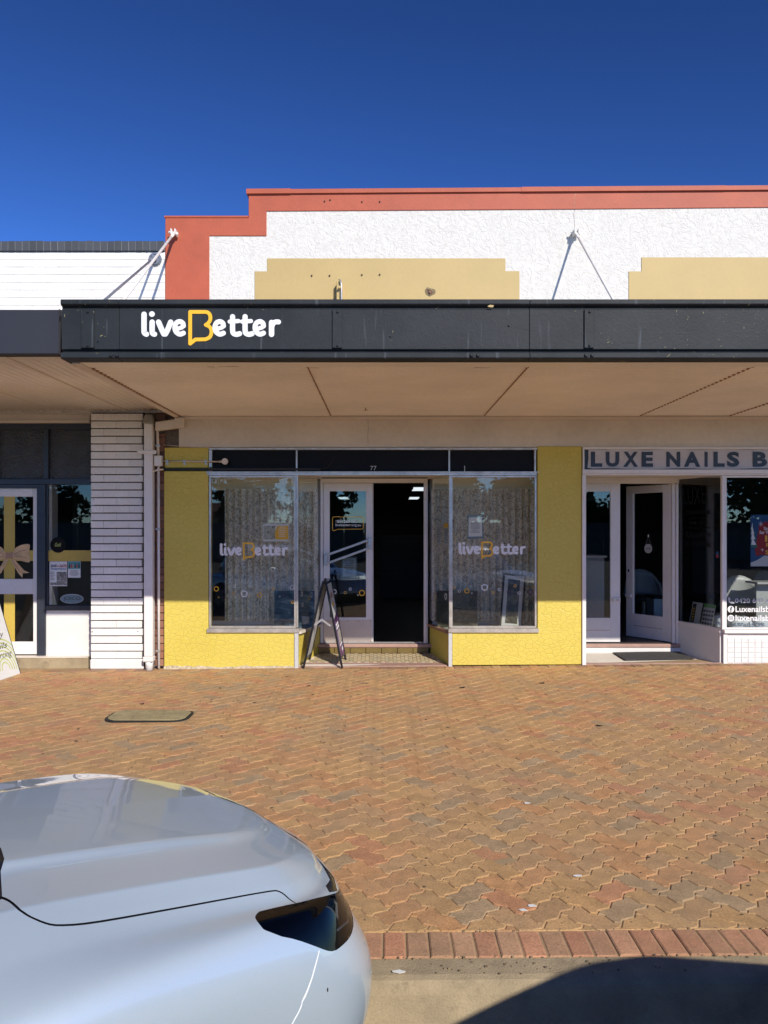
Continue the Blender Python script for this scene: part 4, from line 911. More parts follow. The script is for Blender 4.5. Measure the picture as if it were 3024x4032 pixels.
# door frame: head, jambs
part('door_head', shop, M['white'], sx2(2290), sx2(2672), D2 - .03, D2 + .05, 2.205, 2.284, .004)
part('door_jamb', shop, M['white'], sx2(2643), sx2(2656), D2 - .03, D2 + .06, .163, 2.204, .004)
part('door_jamb', shop, M['white'], sx2(2657), sx2(2666), D2 - .05, D2 + .06, .163, 2.204, .004)
def leaf(name, hinge, width, ang, z0, z1, stile, rail_b, rail_t, glass, mirror=1, **kw):
    """door leaf hinged at plan point; ang = swing into the shop"""
    e = empty(name, (hinge[0], hinge[1], z0), None, None, parent=shop)
    ux, uy = -math.cos(R(ang)) * mirror, math.sin(R(ang))
    T = lambda u, t, z: (hinge[0] + ux * u - uy * t * mirror * -1, hinge[1] + uy * u + abs(ux) * t, z)
    def b8(u0, u1, t0, t1, a, c): return [T(u, t, z) for z in (a, c) for u, t in ((u0, t0), (u1, t0), (u1, t1), (u0, t1))]
    b = MB(); b.hexa(b8(0, stile, 0, .04, z0, z1)).hexa(b8(width - stile, width, 0, .04, z0, z1)).hexa(b8(stile, width - stile, 0, .04, z1 - rail_t, z1)).hexa(b8(stile, width - stile, 0, .04, z0, z0 + rail_b))
    d_ = b.build('leaf', M['white'], e, bevel=.003)
    MB().hexa(b8(stile, width - stile, .016, .022, z0 + rail_b, z1 - rail_t)).build('pane', glass, e)
    MB().hexa(b8(stile, width - stile, -.002, -.0002, z0 + rail_b - .16, z0 + rail_b - .155)).build('weather_line', M['rust'], e)
    return e, T, b8
# left leaf, shut; right leaf swung inwards
eL, TL, bL = leaf('door', (sx2(2224), D2 + .01), (sx2(2443) - sx2(2224)), 0, .175, 2.205, .125, .31, .10, M['darkglass'], mirror=-1)
eR, TR, bR = leaf('door', (sx2(2640), D2 + .01), .705, 57.5, .175, 2.20, .115, .31, .10, M['darkglass'])
MB().hexa(bL(.615, .708, -.03, -.001, 1.02 - .33, 1.075 - .33)).build('lock', M['white'], eL, bevel=.006)
MB().hexa(bL(.64, .69, -.034, -.031, .705, .73)).build('keyhole', M['steel'], eL)
MB().hexa(bR(.60, .70, -.03, -.001, .70, .745)).build('lock', M['white'], eR, bevel=.006)
MB().disc(TR(.655, -.002, 1.06), .018, (1, 0, 0), (0, 0, 1), (0, -.003, 0), 14).build('spyhole', M['rubber'], eR)
for z_ in (.45, 1.15, 1.9): MB().hexa(bR(-.012, .018, -.006, -.0005, z_, z_ + .10)).build('hinge', M['white'], eR, bevel=.003)
op = empty('open_sign', TR(.33, -.01, 1.30), 'small round OPEN sign on a string hung on the inward-swung salon door', 'sign')
c_ = Vector(TR(.33, -.012, 1.365)); ux = (Vector(TR(0, 0, 0)) - Vector(TR(1, 0, 0))).normalized(); nn = Vector((ux.y, -ux.x, 0))
MB().prism([c_ + ux * (.062 * math.cos(a)) + Vector((0, 0, .062)) * math.sin(a) for a in [k * math.pi / 12 for k in range(24)]], nn * .004).build('disc', M['lightgrey'], op)
text('lettering', 'OPEN', M['ink'], op, c_ - ux * .036 - Vector((0, 0, .011)) + nn * .0045, ux * .072, (0, 0, .022), bold=.01)
MB().tube([c_ + ux * .045 + Vector((0, 0, .05)), c_ + Vector((0, 0, .16)), c_ - ux * .045 + Vector((0, 0, .05))], .0015, 5).build('string', M['lightgrey'], op)
MB().tube([c_ + Vector((0, 0, .155)), c_ + Vector((0, 0, .185))], .008, 8).build('suction_hook', M['paper'], op)

# salon return window and front window
WX0, WXc = sx2(2668), sx(2845)
a, b_ = (WX0, D2 - .03), (WXc - .01, D + .02)
rp_ = splay_pane('return_pane', M['darkglass'], a, b_, .455, 2.255)
splay_pane('return_sill', M['white'], a, b_, .405, .454, .05); splay_pane('return_head', M['white'], a, b_, 2.256, 2.284, .05)
splay_pane('return_riser', M['whitewall'], (a[0], a[1]), (b_[0], b_[1]), -.01, .404, .03)
part('corner_post', shop, M['white'], sx(2839), sx(2850), D - .03, D + .02, Z(2478), Z(1873), .004)
wS = outline(MB(), sx(2852), XR - .3, Z(2478), Z(1873), D - .015, .022, .04).build('window', M['white'], shop, bevel=.003)
part('pane', wS, M['darkglass'], sx(2860), XR - .33, D + .002, D + .008, Z(2470), Z(1880))
part('sill', shop, M['white'], sx(2846), XR, D - .05, D + .03, Z(2492), Z(2479), .004)
part('riser_backing', shop, M['whitewall'], sx(2848), XR, D - .006, D + .1, -.02, Z(2493))
part('corner_strip', shop, M['whitewall'], sx(2846), sx(2862), D - .018, D - .007, -.02, Z(2493), .003)
rt = random.Random(9); tw, th_ = .0808, .0575
for r_ in range(7):
    z0 = .052 + r_ * th_
    if z0 + th_ > Z(2494): break
    x = sx(2863)
    while x < 5.05:
        b = MB(); v = rt.uniform(.70, .78); b.cur = (v, v * .985, v * .95); b.box(x + .002, x + tw - .002, D - .0125 + rt.uniform(-.0008, .0008), D - .0062, z0 + .002, z0 + th_ - .002); b.build('wall_tile', M['brick'], shop, bevel=.002); x += tw
part('salon_end_wall', shop, M['whitewall'], XR - .298, XR, D - .006, D + .3, Z(2478), 2.6)
part('window_ledge', shop, M['white'], sx(2850), XR - .2, D + .04, 9.75, .39, .425)
MB().prism([(WX0 + .03, 9.8, .39), (WXc + .02, D + .05, .39), (WXc + .02, 9.75, .39)], (0, 0, .035)).build('window_ledge', M['white'], shop)
# dark cut-vinyl trading hours on the return pane
u_ = (Vector((b_[0], b_[1], 0)) - Vector((a[0], a[1], 0))); Lr = u_.length; u_.normalize(); nr = Vector((u_.y, -u_.x, 0))
def rtext(s, f0, f1, z0, z1, m=M['vinyldark'], **kw):
    o = Vector((a[0], a[1], 0)) + u_ * (f0 * Lr) + nr * .0055; o.z = z0
    return text('lettering', s, m, rp_, o, u_ * ((f1 - f0) * Lr), (0, 0, z1 - z0), **kw)
zr_ = lambda py: sz(py, 9.55)
rtext('LUXE', .13, .66, zr_(1985), zr_(1912), bold=-.01); rtext('TRADING HOURS', .19, .77, zr_(2026), zr_(2010), bold=.02)
rtext('MONDAY - SUNDAY', .28, .67, zr_(2045), zr_(2036)); rtext('9AM - 5PM', .28, .67, zr_(2067), zr_(2051), bold=.02)
rtext('After hours appointment only', .18, .77, zr_(2083), zr_(2073)); rtext('0420 602 699', .30, .77, zr_(2118), zr_(2096), bold=.015)
rtext('GIFT CARD AVAILABLE', .18, .77, zr_(2152), zr_(2133), bold=.02)
def phone_icon(par, m, o, ux, s, nrm):
    o, ux = Vector(o), Vector(ux); b = MB(); fn = lambda x, z: o + ux * x * s + Vector((0, 0, z * s))
    stroke(b, [(.20, .92), (.16, .62), (.32, .34), (.60, .16), (.92, .18)], .17, fn, 0, dn=nrm, th=.0008)
    stroke(b, [(.20, .92), (.26, .66)], .30, fn, .0003, dn=nrm, th=.0008); stroke(b, [(.92, .20), (.66, .28)], .30, fn, .0006, dn=nrm, th=.0008)
    b.build('phone_symbol', m, par)
phone_icon(rp_, M['vinyldark'], Vector((a[0], a[1], zr_(2120))) + u_ * (.19 * Lr) + nr * .0055, u_, .085, nr)
stk = MB(); cs = Vector((a[0], a[1], zr_(2180))) + u_ * (.93 * Lr) + nr * .0055
stk.prism([cs + u_ * (.022 * math.cos(t)) + Vector((0, 0, .042 * math.sin(t))) for t in [k * math.pi / 8 for k in range(16)]], nr * .0008); stk.build('sticker', M['inkblue'], rp_)
MB().prism([cs + nr * .001 + u_ * (.018 * math.cos(t)) + Vector((0, 0, .018 * math.sin(t) - .016)) for t in [k * math.pi / 8 for k in range(16)]], nr * .0008).build('sticker', M['inkred'], rp_)
# front window lettering
yw = D + .001
phone_icon(wS, M['vinylgrey'], (sx(2866), yw, Z(2378)), (1, 0, 0), .072, (0, -1, 0))
text('lettering', '0420 602 6', M['vinylgrey'], wS, (sx(2894), yw, Z(2374)), (sx(3030) - sx(2894), 0, 0), (0, 0, Z(2356) - Z(2374)), bold=.01)
for pz, w_, x1 in ((2399, 'Luxenailsbe', 3046), (2434, 'luxenailsbe', 3046)):
    MB().disc((sx(2878), yw, Z(pz)), .039, (1, 0, 0), (0, 0, 1), (0, -.0008, 0), 28).build('symbol_disc', M['vinylwhite'], wS)
    text('lettering', w_, M['vinylwhite'], wS, (sx(2896), yw, Z(pz + 11)), (sx(x1) - sx(2896), 0, 0), (0, 0, Z(pz - 12) - Z(pz + 11)), bold=.02)
text('lettering', 'f', M['vinyldark'], wS, (sx(2874.5), yw - .001, Z(2411)), (sx(2883) - sx(2874.5), 0, 0), (0, 0, Z(2389) - Z(2411)), bold=.03)
ig = MB(); fn = lambda x, z: (sx(2878) + x, yw - .001, Z(2434) + z)
stroke(ig, [(-.016, .020), (.016, .020), (.020, .016), (.020, -.016), (.016, -.020), (-.016, -.020), (-.020, -.016), (-.020, .016), (-.016, .020)], .004, fn, 0, smooth=False, th=.0006)
ig.ring(fn(0, 0), .012, .004, (1, 0, 0), (0, 0, 1), (0, -.0006, 0), 18); ig.build('camera_symbol', M['vinyldark'], wS)

# festive poster on the salon window
fp = empty('special_poster', (sx(2990), D, Z(2232)), 'blue winter poster with red panel and yellow lettering on the salon window', 'poster')
px0, px1 = sx(2957), sx(3110)
part('sheet', fp, M['inkblue'], px0, px1, D + .010, D + .0115, Z(2230), Z(2027))
MB().xz([(px0 + .05, Z(2170)), (px0 + .10, Z(2070)), (px0 + .16, Z(2055)), (px1, Z(2040)), (px1, Z(2195)), (px0 + .12, Z(2185)), (px0 + .07, Z(2192))], D + .0090, .0006).build('red_panel', M['inkred'], fp)
tt = MB(); gg = MB()
for k, (za, w_) in enumerate(((2080, .032), (2098, .052), (2118, .066), (2140, .075))):
    gg.xz([(px0 + .004, Z(za + 16)), (px0 + w_ + .01, Z(za + 15)), (px0 + .022, Z(za - 22))], D + .0085 - .0002 * k, .0002)
    tt.xz([(px0 + .004, Z(za + 6)), (px0 + w_ - .010, Z(za + 5)), (px0 + .022, Z(za - 24))], D + .0075 - .0002 * k, .0002)
gg.build('fir_tree', mat('fir_green', (0.02, 0.13, 0.10), .5, bst=0), fp); tt.build('snow', M['paper'], fp)
MB().xz([(px0, Z(2230)), (px1, Z(2230)), (px1, Z(2192)), (px0 + .16, Z(2188)), (px0 + .08, Z(2205)), (px0, Z(2216))], D + .0082, .0002).build('snow_bank', M['paper'], fp)
for s_, xa, xb, za, zb, m_ in (('Spe', 3008, 3034, 2090, 2074, M['paper']), ('for Wi', 2992, 3036, 2103, 2089, M['paper']), ('1', 3014, 3022, 2133, 2108, M['vinylyellow']), ('F', 3018, 3032, 2153, 2139, M['vinylyellow']), ('S', 3015, 3030, 2183, 2166, M['vinylyellow'])):
    text('lettering', s_, m_, fp, (sx(xa), D + .0082, Z(za)), (sx(xb) - sx(xa), 0, 0), (0, 0, Z(zb) - Z(za)), bold=.02)
for px, py, r_ in ((2997, 2063, .030), (3003, 2165, .018)):
    b = MB()
    for k in range(3):
        dx, dz = r_ * math.cos(k * math.pi / 3 + .5), r_ * math.sin(k * math.pi / 3 + .5)
        b.bar((sx(px) - dx, D + .0082 - k * .0002, Z(py) - dz), (sx(px) + dx, D + .0082 - k * .0002, Z(py) + dz), .004, .0003, up=(0, 1, 0))
    b.build('snowflake', M['paper'], fp)

# ------------- inside the salon
def rbox(b, x0, x1, y0, y1, z0, z1): return b.box(x0, x1, y0, y1, z0, z1)
dk = empty('reception_desk', (3.0, 11.0, .165), 'ribbed pale reception desk behind the left salon door', 'desk')
x0_, x1_ = sx(2290, 10.9), sx(2383, 10.9)
part('body', dk, M['lightgrey'], x0_, x1_, 10.95, 11.5, .17, sz(2195, 10.95)); part('top', dk, M['creamtrim'], x0_ - .02, x1_ + .03, 10.9, 11.55, sz(2195, 10.95), sz(2187, 10.95), .004)
for k in range(int((x1_ - x0_) / .022)): part('rib', dk, M['lightgrey'], x0_ + k * .022 + .004, x0_ + k * .022 + .018, 10.938, 10.949, .19, sz(2200, 10.95))
def chair(name, x, y, label, s=1.0, shell=M['lightgrey']):
    e = empty(name, (x, y, .165), label, 'chair', 'manicure chairs in the salon')
    b = MB(); n = 10   # curved shell back wrapping round the seat
    for j in range(6):
        t = j / 5
        for k in range(n + 1):
            a_ = math.pi * (k / n); r_ = (.30 - .04 * t) * s
            b.v.append((x - r_ * math.cos(a_), y - .05 + r_ * .8 * math.sin(a_) - .30, .55 + (.42 * t * math.sin(a_) ** .7) * s)) 
    for j in range(5):
        for k in range(n): b.f.append((j * 11 + k, j * 11 + k + 1, j * 11 + k + 12, j * 11 + k + 11)); b.c.append(None)
    o = b.build('back', shell, e, smooth=True); o.modifiers.new('thick', 'SOLIDIFY').thickness = .04
    part('seat', e, M['rubber'], x - .25 * s, x + .25 * s, y - .55, y - .08, .48, .56, .03)
    MB().tube([(x, y - .3, .17), (x, y - .3, .48)], .03).build('column', M['steel'], e)
    MB().disc((x, y - .3, .167), .24, (1, 0, 0), (0, 1, 0), (0, 0, .02), 20).build('base', M['steel'], e, bevel=.004)
    return e
chair('tub_chair', 5.0, 11.0, 'pale tub chair inside the salon, nearest its corner window post'); chair('tub_chair', 4.15, 12.6, 'pale tub chair deeper in the salon seen through the open door'); chair('tub_chair', 6.0, 12.2, 'pale tub chair inside the salon behind the festive poster')
nt = empty('nail_table', (5.45, 10.5, .165), 'small pale manicure table inside the salon window', 'table')
part('top', nt, M['lightgrey'], 5.0, 5.55, 10.3, 10.65, .88, .91, .004); part('leg', nt, M['lightgrey'], 5.06, 5.30, 10.45, 10.5, .17, .88); part('leg', nt, M['lightgrey'], 5.46, 5.50, 10.4, 10.55, .17, .88)
cb_ = empty('storage_box', (3.95, 11.2, .165), 'pale open storage box on the salon floor behind the open door', 'box')
part('body', cb_, M['lightgrey'], 3.86, 4.12, 11.0, 11.3, .17, .62); part('lid', cb_, M['rubber'], 3.85, 4.13, 10.99, 11.31, .62, .65, .005)
part('mirror_panel', None, M['rubber'], 5.3, 6.1, 13.2, 13.25, .5, 1.6, label='dark blue panel leaning at the back of the salon', cat='panel')
for k, (cx_, w_, lab) in enumerate(((sx(2905, 9.35), .31, 'white scatter cushion on the salon window ledge, nearest the corner post'), (sx(2995, 9.35), .30, 'white scatter cushion on the salon window ledge, right of the first'), (sx(2838, 9.5), .24, 'white scatter cushion lying just behind the splayed salon pane'))):
    b = MB(); n = 12
    for j in range(n + 1):
        for i in range(n + 1):
            u, v = i / n * 2 - 1, j / n * 2 - 1; hh = (1 - u ** 4) * (1 - v ** 4)
            pin = 1 - .10 * (1 - abs(u) ** 2) * abs(v) ** 3 - .1 * (1 - abs(v) ** 2) * abs(u) ** 3
            for sgn in (1,): b.v.append((cx_ + u * w_ * .5 * pin, 9.28 + (.15 if k == 2 else 0) + v * .09 * pin + .02 * math.sin(4 * u), .428 + .10 * max(0, hh) ** .5 + .008 * math.sin(9 * u + 5 * v) + (v + 1) * .03))
    for j in range(n):
        for i in range(n): b.f.append((j * (n + 1) + i, j * (n + 1) + i + 1, (j + 1) * (n + 1) + i + 1, (j + 1) * (n + 1) + i)); b.c.append(None)
    o = b.build('cushion', mat('white_satin', (0.66, 0.68, 0.70), .4, var=.05, bst=.3, bs=14, bd=.02), smooth=True, label=lab, cat='cushion'); o.modifiers.new('thick', 'SOLIDIFY').thickness = .02
# price cards leaning at the return pane
for f0, f1, lab, c_, bw in ((.12, .36, 'dark and white price card standing in the splayed salon window', M['rubber'], .45), (.40, .66, 'green topped price list card standing in the splayed salon window', M['green'], .0)):
    o = Vector((a[0], a[1], 0)) - nr * .09; p0, p1 = o + u_ * f0 * Lr, o + u_ * f1 * Lr
    e = empty('price_card', (p0.x, p0.y, .43), lab, 'card'); q = lambda f, z, l=0: p0 + (p1 - p0) * f + Vector((0, 0, .43 + z)) - nr * (z * .18) + nr * l
    MB().prism([q(0, 0), q(1, 0), q(1.08, .27), q(.08, .27)], nr * .003).build('card', M['lightgrey'], e)
    if bw: MB().prism([q(.1, .02, .0045), q(.45, .02, .0045), q(.50, .25, .0045), q(.15, .25, .0045)], nr * .001).build('photo', c_, e); b = MB(); [b.prism([q(.24, .04 + k * .035, .007), q(.36, .04 + k * .035, .007), q(.38, .06 + k * .035, .007), q(.26, .06 + k * .035, .007)], nr * .0008) for k in range(5)]; b.build('print', M['vinylyellow'], e)
    else:
        MB().prism([q(.06, .225, .0045), q(1.06, .225, .0045), q(1.08, .27, .0045), q(.08, .27, .0045)], nr * .001).build('header', c_, e); b = MB()
        for r_ in range(4):
            for k in range(4): b.prism([q(.08 + k * .24, .02 + r_ * .05, .0045), q(.26 + k * .24, .02 + r_ * .05, .0045), q(.27 + k * .24, .045 + r_ * .05, .0045), q(.09 + k * .24, .045 + r_ * .05, .0045)], nr * .001)
        b.build('print', M['ink'], e)
# ------------- inside the middle shop
cab = empty('storage_cabinet', (.4, 16, .165), 'tall dark cabinet of drawers and shelves far inside the open door', 'cabinet')
part('body', cab, M['interior'], -.09, 1.2, 16.0, 16.5, .17, 1.46)
for r_ in range(4):
    for k in range(2): part('drawer', cab, M['interior'], -.06 + k * .64, .55 + k * .62, 15.975, 15.998, .50 + r_ * .22, .70 + r_ * .22, .004)
for k, (x, y, lab) in enumerate(((.73, 16.2, 'lit ceiling panel in the dark shop, nearest the street'), (.82, 21.3, 'lit ceiling panel in the dark shop, deepest at the right'), (-1.10, 21.3, 'lit ceiling panel seen through the glass of the yellow shop door'))):
    e = empty('ceiling_light', (x, y, 2.43), lab, 'ceiling light', 'lit panels on the shop ceiling'); part('diffuser', e, M['lamp'], x - .13, x + .13, y - .55, y + .55, 2.435, 2.457)
    MB().box(x - .15, x - .131, y - .57, y + .57, 2.43, 2.458).box(x + .131, x + .15, y - .57, y + .57, 2.43, 2.458).build('frame', M['white'], e)

# ================================================================== LEFT SHOP
D3 = 9.33
sx3 = lambda px: sx(px, D3); sz3 = lambda py: sz(py, D3)
left = empty('brick_shop_building', (-5, 9.3, 0), 'white painted brick shop with dark brick coping and dark-framed shopfront on the left', 'building')
XW = -6.6
part('upper_wall', left, M['mortar'], XW, -2.585, D + .004, D + .3, 3.0, sz(992))
part('wall_core', left, M['soffitdark'], -3.45, -2.845, D + .012, D + .3, 0.0, 3.0)
part('side_return_wall', left, M['redmortar'], -2.843, -2.425, D + .055, D + .3, -.02, 3.0)
rb = random.Random(21); CH = .0905
def bricks(x0, x1, z0, z1, yf, cols, L_=.30, offs=0, m=M['brick'], jg=.006, name='brick', jz=None, dep=.04, bev=.004, stretch=0, proud=.002):
    z = z0; r_ = 0; jz = jz if jz is not None else jg
    while z < z1 - .02:
        x = x0 - ((L_ / 2) if (r_ + offs) % 2 else 0)
        while x < x1 - .01:
            a_, c_ = max(x, x0), min(x + L_, x1)
            if c_ - a_ > .02:
                b = MB(); c = rb.choice(cols); k = rb.uniform(.95, 1.04); b.cur = tuple(q * k for q in c)
                dy = rb.uniform(-proud, proud)
                b.box(a_ + jg / 2 * (a_ > x0), c_ - jg / 2 * (c_ < x1), yf + dy, yf + dep, z + jz / 2, min(z + CH, z1) - jz / 2)
                b.build(name, m, left, bevel=bev)
            x += L_
        z += CH; r_ += 1
WH = [(0.77, 0.745, 0.71), (0.79, 0.76, 0.725), (0.755, 0.735, 0.70)]
bricks(-4.75, -2.59, 3.27, 5.0 - .09, D - .002, WH, L_=.30, jg=.003, jz=.004, bev=.003, proud=.001)
MB().box(XW, -4.751, D - .002, D + .003, 3.1, sz(992)).build('upper_wall_far', M['whitewall'], left)
bricks(sx(361), sx(565), .095, sz(1622), D - .025, WH, L_=.30, jg=.0015, jz=.012, bev=.0035)
part('pier_plinth', left, M['whitewall'], sx(356), sx(568), D - .03, D + .01, -.03, .093, .015)
for px, py in ((372, 1870), (556, 1870), (372, 1967), (556, 1967), (556, 1990), (372, 1992), (372, 2237), (548, 2237), (462, 2206), (367, 2486), (546, 2484)):
    MB().disc((sx(px), D - .027, sz(py)), .008, (1, 0, 0), (0, 0, 1), (0, -.003, 0), 8).build('old_plug', M['rust' if px % 2 else 'steel'], left)
x = -4.76; k = 0   # soldier-course coping
while x < -2.60:
    b = MB(); v = rb.uniform(.85, 1.15); b.cur = (0.050 * v, 0.055 * v, 0.064 * v); b.box(x + .002, min(x + .0835, -2.583) - .002, D - .03 + rb.uniform(-.002, .002), D + .3, sz(991), sz(952) + rb.uniform(-.003, .003)); b.build('coping_brick', M['brick'], left, bevel=.005); x += .0835
part('coping_far', left, M['navy'], XW, -4.761, D - .03, D + .3, sz(991), sz(952))
part('coping_mortar', left, mat('grey_mortar', (0.22, 0.23, 0.24), .9), XW, -2.587, D - .024, D + .29, sz(991) + .004, sz(952) - .006)
# unpainted red-brown brick strip between downpipe and yellow pier
RB = [(0.30, 0.135, 0.085), (0.26, 0.12, 0.08), (0.34, 0.17, 0.11), (0.22, 0.12, 0.09)]
bricks(sx(610), sx(649), .0, sz(1705), D + .015, RB, L_=.23, jg=.008, jz=.009, bev=.003)
bricks(sx(612), sx(650), sz(1695) + .02, 3.05, D + .015, RB, L_=.23, jg=.008, jz=.009, bev=.003)
# beam above the windows, transoms, mullions
part('beam', left, M['creamtrim'], XW, sx3(362), D3 - .06, D3 + .1, sz3(1668), sz3(1616), .006)
part('beam_lip', left, M['creamtrim'], XW, sx3(362), D3 - .075, D3 - .061, sz3(1668), sz3(1655), .003)
fr = MB(); y0, y1 = D3 - .03, D3 + .05
fr.box(XW, sx3(362), y0, y1, sz3(1690), sz3(1669) - .001)                                       # head
fr.box(XW, sx3(362), y0, y1, sz3(1908), sz3(1886))                                       # transom rail
fr.box(sx3(176), sx3(194), y0, y1, sz3(1886), sz3(1690)).box(sx3(0) - .6, sx3(-6), y0, y1, sz3(1886), sz3(1690))
fr.box(sx3(150), sx3(183), y0 - .01, y1, .085, sz3(1908) )
fr.box(sx3(183), sx3(362), y0, y1, sz3(2403), sz3(2383)).build('shopfront_frame', M['navy'], left, bevel=.005)
for a_, c_ in ((-6, 176), (194, 362)): part('transom_glass', left, M['frost'], sx3(a_), sx3(c_), D3 + .012, D3 + .018, sz3(1886), sz3(1690))
lw = part('window', left, M['navy'], sx3(183), sx3(189), D3 - .01, D3 + .03, sz3(2383), sz3(1908))
part('pane', lw, M['darkglass'], sx3(189), sx3(362), D3 + .012, D3 + .018, sz3(2383), sz3(1908))
part('reveal', left, M['creamtrim'], sx3(189), sx3(200), D3 + .03, D3 + .2, sz3(2383), sz3(1908))
part('white_panel', left, M['whitewall'], sx3(168), sx3(362), D3 - .005, D3 + .03, .085, sz3(2403), .003)
MB().box(XW, sx3(362), D3 - .12, D3 + .2, -.05, .082).build('threshold_slab', M['concrete'], left, bevel=.006)
x = sx3(60)
for k in range(4): part('sill_tile', left, M['creamtrim'], sx3(62) + k * .30 + .002, min(sx3(62) + (k + 1) * .30 - .002, sx3(361)), D3 - .125, D3 - .004, .0825, .094, .002)
# glazed door of the left shop
dl = MB(); X1, Xs = sx3(148), sx3(127); XLs = sx3(-150); dy0, dy1 = D3 + .02, D3 + .06
z0, zb, zm0, zm1, zt0, zt1 = .10, sz3(2528), sz3(2340), sz3(2280), sz3(1955), sz3(1922)
dl.box(Xs, X1, dy0, dy1, z0, zt1).box(XLs - .06, XLs, dy0, dy1, z0, zt1).box(XLs, Xs, dy0, dy1, zt0, zt1).box(XLs, Xs, dy0, dy1, zm0, zm1).box(XLs, Xs, dy0, dy1, z0, zb)
ld = dl.build('door', M['white'], left, bevel=.005)
part('pane', ld, M['darkglass'], XLs, Xs, dy0 + .017, dy0 + .023, zm1, zt0); part('pane', ld, M['darkglass'], XLs, Xs, dy0 + .017, dy0 + .023, zb, zm0)
part('frame_head', left, M['navy'], XW, sx3(150), y0, y1, sz3(1921), sz3(1909))
part('ribbon_decal', ld, M['gold'], sx3(10), sx3(53), dy0 + .015, dy0 + .0165, zm1, zt0); part('ribbon_decal', ld, M['gold'], sx3(10), sx3(53), dy0 + .015, dy0 + .0165, zb, zm0)
part('ribbon_decal', ld, M['gold'], sx3(53) + .001, Xs, dy0 + .015, dy0 + .0165, sz3(2209), sz3(2167)); part('ribbon_decal', ld, M['gold'], XLs, sx3(10) - .001, dy0 + .015, dy0 + .0165, sz3(2209), sz3(2167))
part('ribbon_decal', lw, M['gold'], sx3(189), sx3(361), D3 + .010, D3 + .0115, sz3(2210), sz3(2167))
bw = MB(); q = lambda pts, y: bw.xz([(sx3(a_), sz3(c_)) for a_, c_ in pts], y, .0010)
yy = dy0 + .0125
def blob(pts): return [(p.x, p.y) for p in crom([Vector(p) for p in pts + [pts[0]]], 4)[:-1]]
q(blob([(44, 2176), (60, 2155), (88, 2144), (112, 2145), (110, 2175), (113, 2212), (90, 2212), (62, 2203), (44, 2198)]), yy)
q(blob([(17, 2176), (0, 2155), (-26, 2146), (-50, 2150), (-46, 2185), (-52, 2212), (-26, 2210), (0, 2203), (17, 2198)]), yy)
q([(34, 2202), (52, 2204), (72, 2226), (90, 2246), (111, 2256), (92, 2258), (85, 2258), (83, 2276), (66, 2256), (52, 2232)], yy - .0012); q([(30, 2202), (12, 2204), (0, 2226), (-18, 2246), (-36, 2256), (-22, 2258), (-20, 2276), (0, 2256), (14, 2232)], yy - .0024)
bw.build('bow_decal', M['bow'], ld)
bk_ = MB(); bk_.xz([(sx3(a_), sz3(c_)) for a_, c_ in blob([(18, 2174), (32, 2177), (46, 2174), (45, 2188), (47, 2200), (32, 2197), (17, 2200)])], yy - .0036, .001); bk_.build('bow_knot', mat('bow_shade', (0.48, 0.26, 0.15), .3, bst=0), ld)
fd = MB()
for pts in ([(52, 2184), (72, 2172), (96, 2166)], [(52, 2192), (74, 2192), (98, 2196)], [(12, 2184), (-8, 2174), (-30, 2168)], [(12, 2192), (-10, 2194), (-34, 2200)], [(44, 2206), (58, 2228), (74, 2252)]):
    stroke(fd, pts, 3.2, lambda x_, y_: (sx3(x_), yy - .0042, sz3(y_)), 0, th=.0006)
fd.build('bow_fold', MATS['bow_shade'], ld)
# posters in the left window
pg = D3 + .0095
p = empty('expo_poster', (sx3(228), D3, sz3(2308)), 'save the date poster with a dark photograph, taped in the left shop window', 'poster')
part('sheet', p, M['paper'], sx3(194), sx3(263), pg, pg + .001, sz3(2308), sz3(2211)); part('photo', p, M['photo'], sx3(222), sx3(262), pg - .0012, pg - .0004, sz3(2304), sz3(2252)); part('photo', p, M['photo'], sx3(197), sx3(221.5), pg - .0012, pg - .0004, sz3(2304), sz3(2294))
tz = lambda s_, x0, x1, za, zb_, m_, b_=.0: text('lettering', s_, m_, p, (sx3(x0), pg - .0015, sz3(za)), (sx3(x1) - sx3(x0), 0, 0), (0, 0, sz3(zb_) - sz3(za)), bold=b_)
tz('SAVE', 199, 222, 2234, 2223, M['ink'], .03); tz('the', 224, 233, 2233, 2225, M['inkred']); tz('DATE!', 235, 261, 2234, 2223, M['inkred'], .03); tz('NynganAgExpo', 200, 261, 2245, 2236, M['inkblue'], .01)
lines(p, sx3(198), sx3(220), sz3(2252), sz3(2288), pg - .001, 6, M['ink'], seed=8, align='l')
p = empty('community_flyer', (sx3(290), D3, sz3(2275)), 'smaller flyer with a teal strip of people figures, beside the expo poster', 'poster')
part('sheet', p, M['paper'], sx3(266), sx3(316), pg, pg + .001, sz3(2275), sz3(2211)); part('header', p, M['teal'], sx3(267), sx3(315), pg - .0009, pg - .0004, sz3(2240), sz3(2212))
for k in range(6):
    cx_ = sx3(272 + k * 7.6); b = MB(); b.disc((cx_, pg - .0012, sz3(2221)), .0075, (1, 0, 0), (0, 0, 1), (0, -.0004, 0), 10).box(cx_ - .008, cx_ + .008, pg - .0014, pg - .0012, sz3(2236), sz3(2224.5)); b.build('figure', [M['ink'], M['inkred'], M['rust'], M['navy'], M['inkred'], M['ink']][k], p)
lines(p, sx3(270), sx3(312), sz3(2245), sz3(2270), pg - .0005, 6, M['ink'], seed=9)
p = empty('oval_sticker', (sx3(282), D3, sz3(2378)), 'blue-grey oval JOICO sticker low on the left shop window', 'sticker')
ov = lambda rx, rz, y, m_, nm: MB().xz([(sx3(282) + rx * math.cos(t), sz3(2358) + rz * math.sin(t)) for t in [k * math.pi / 20 for k in range(40)]], y, .0006).build(nm, m_, p)
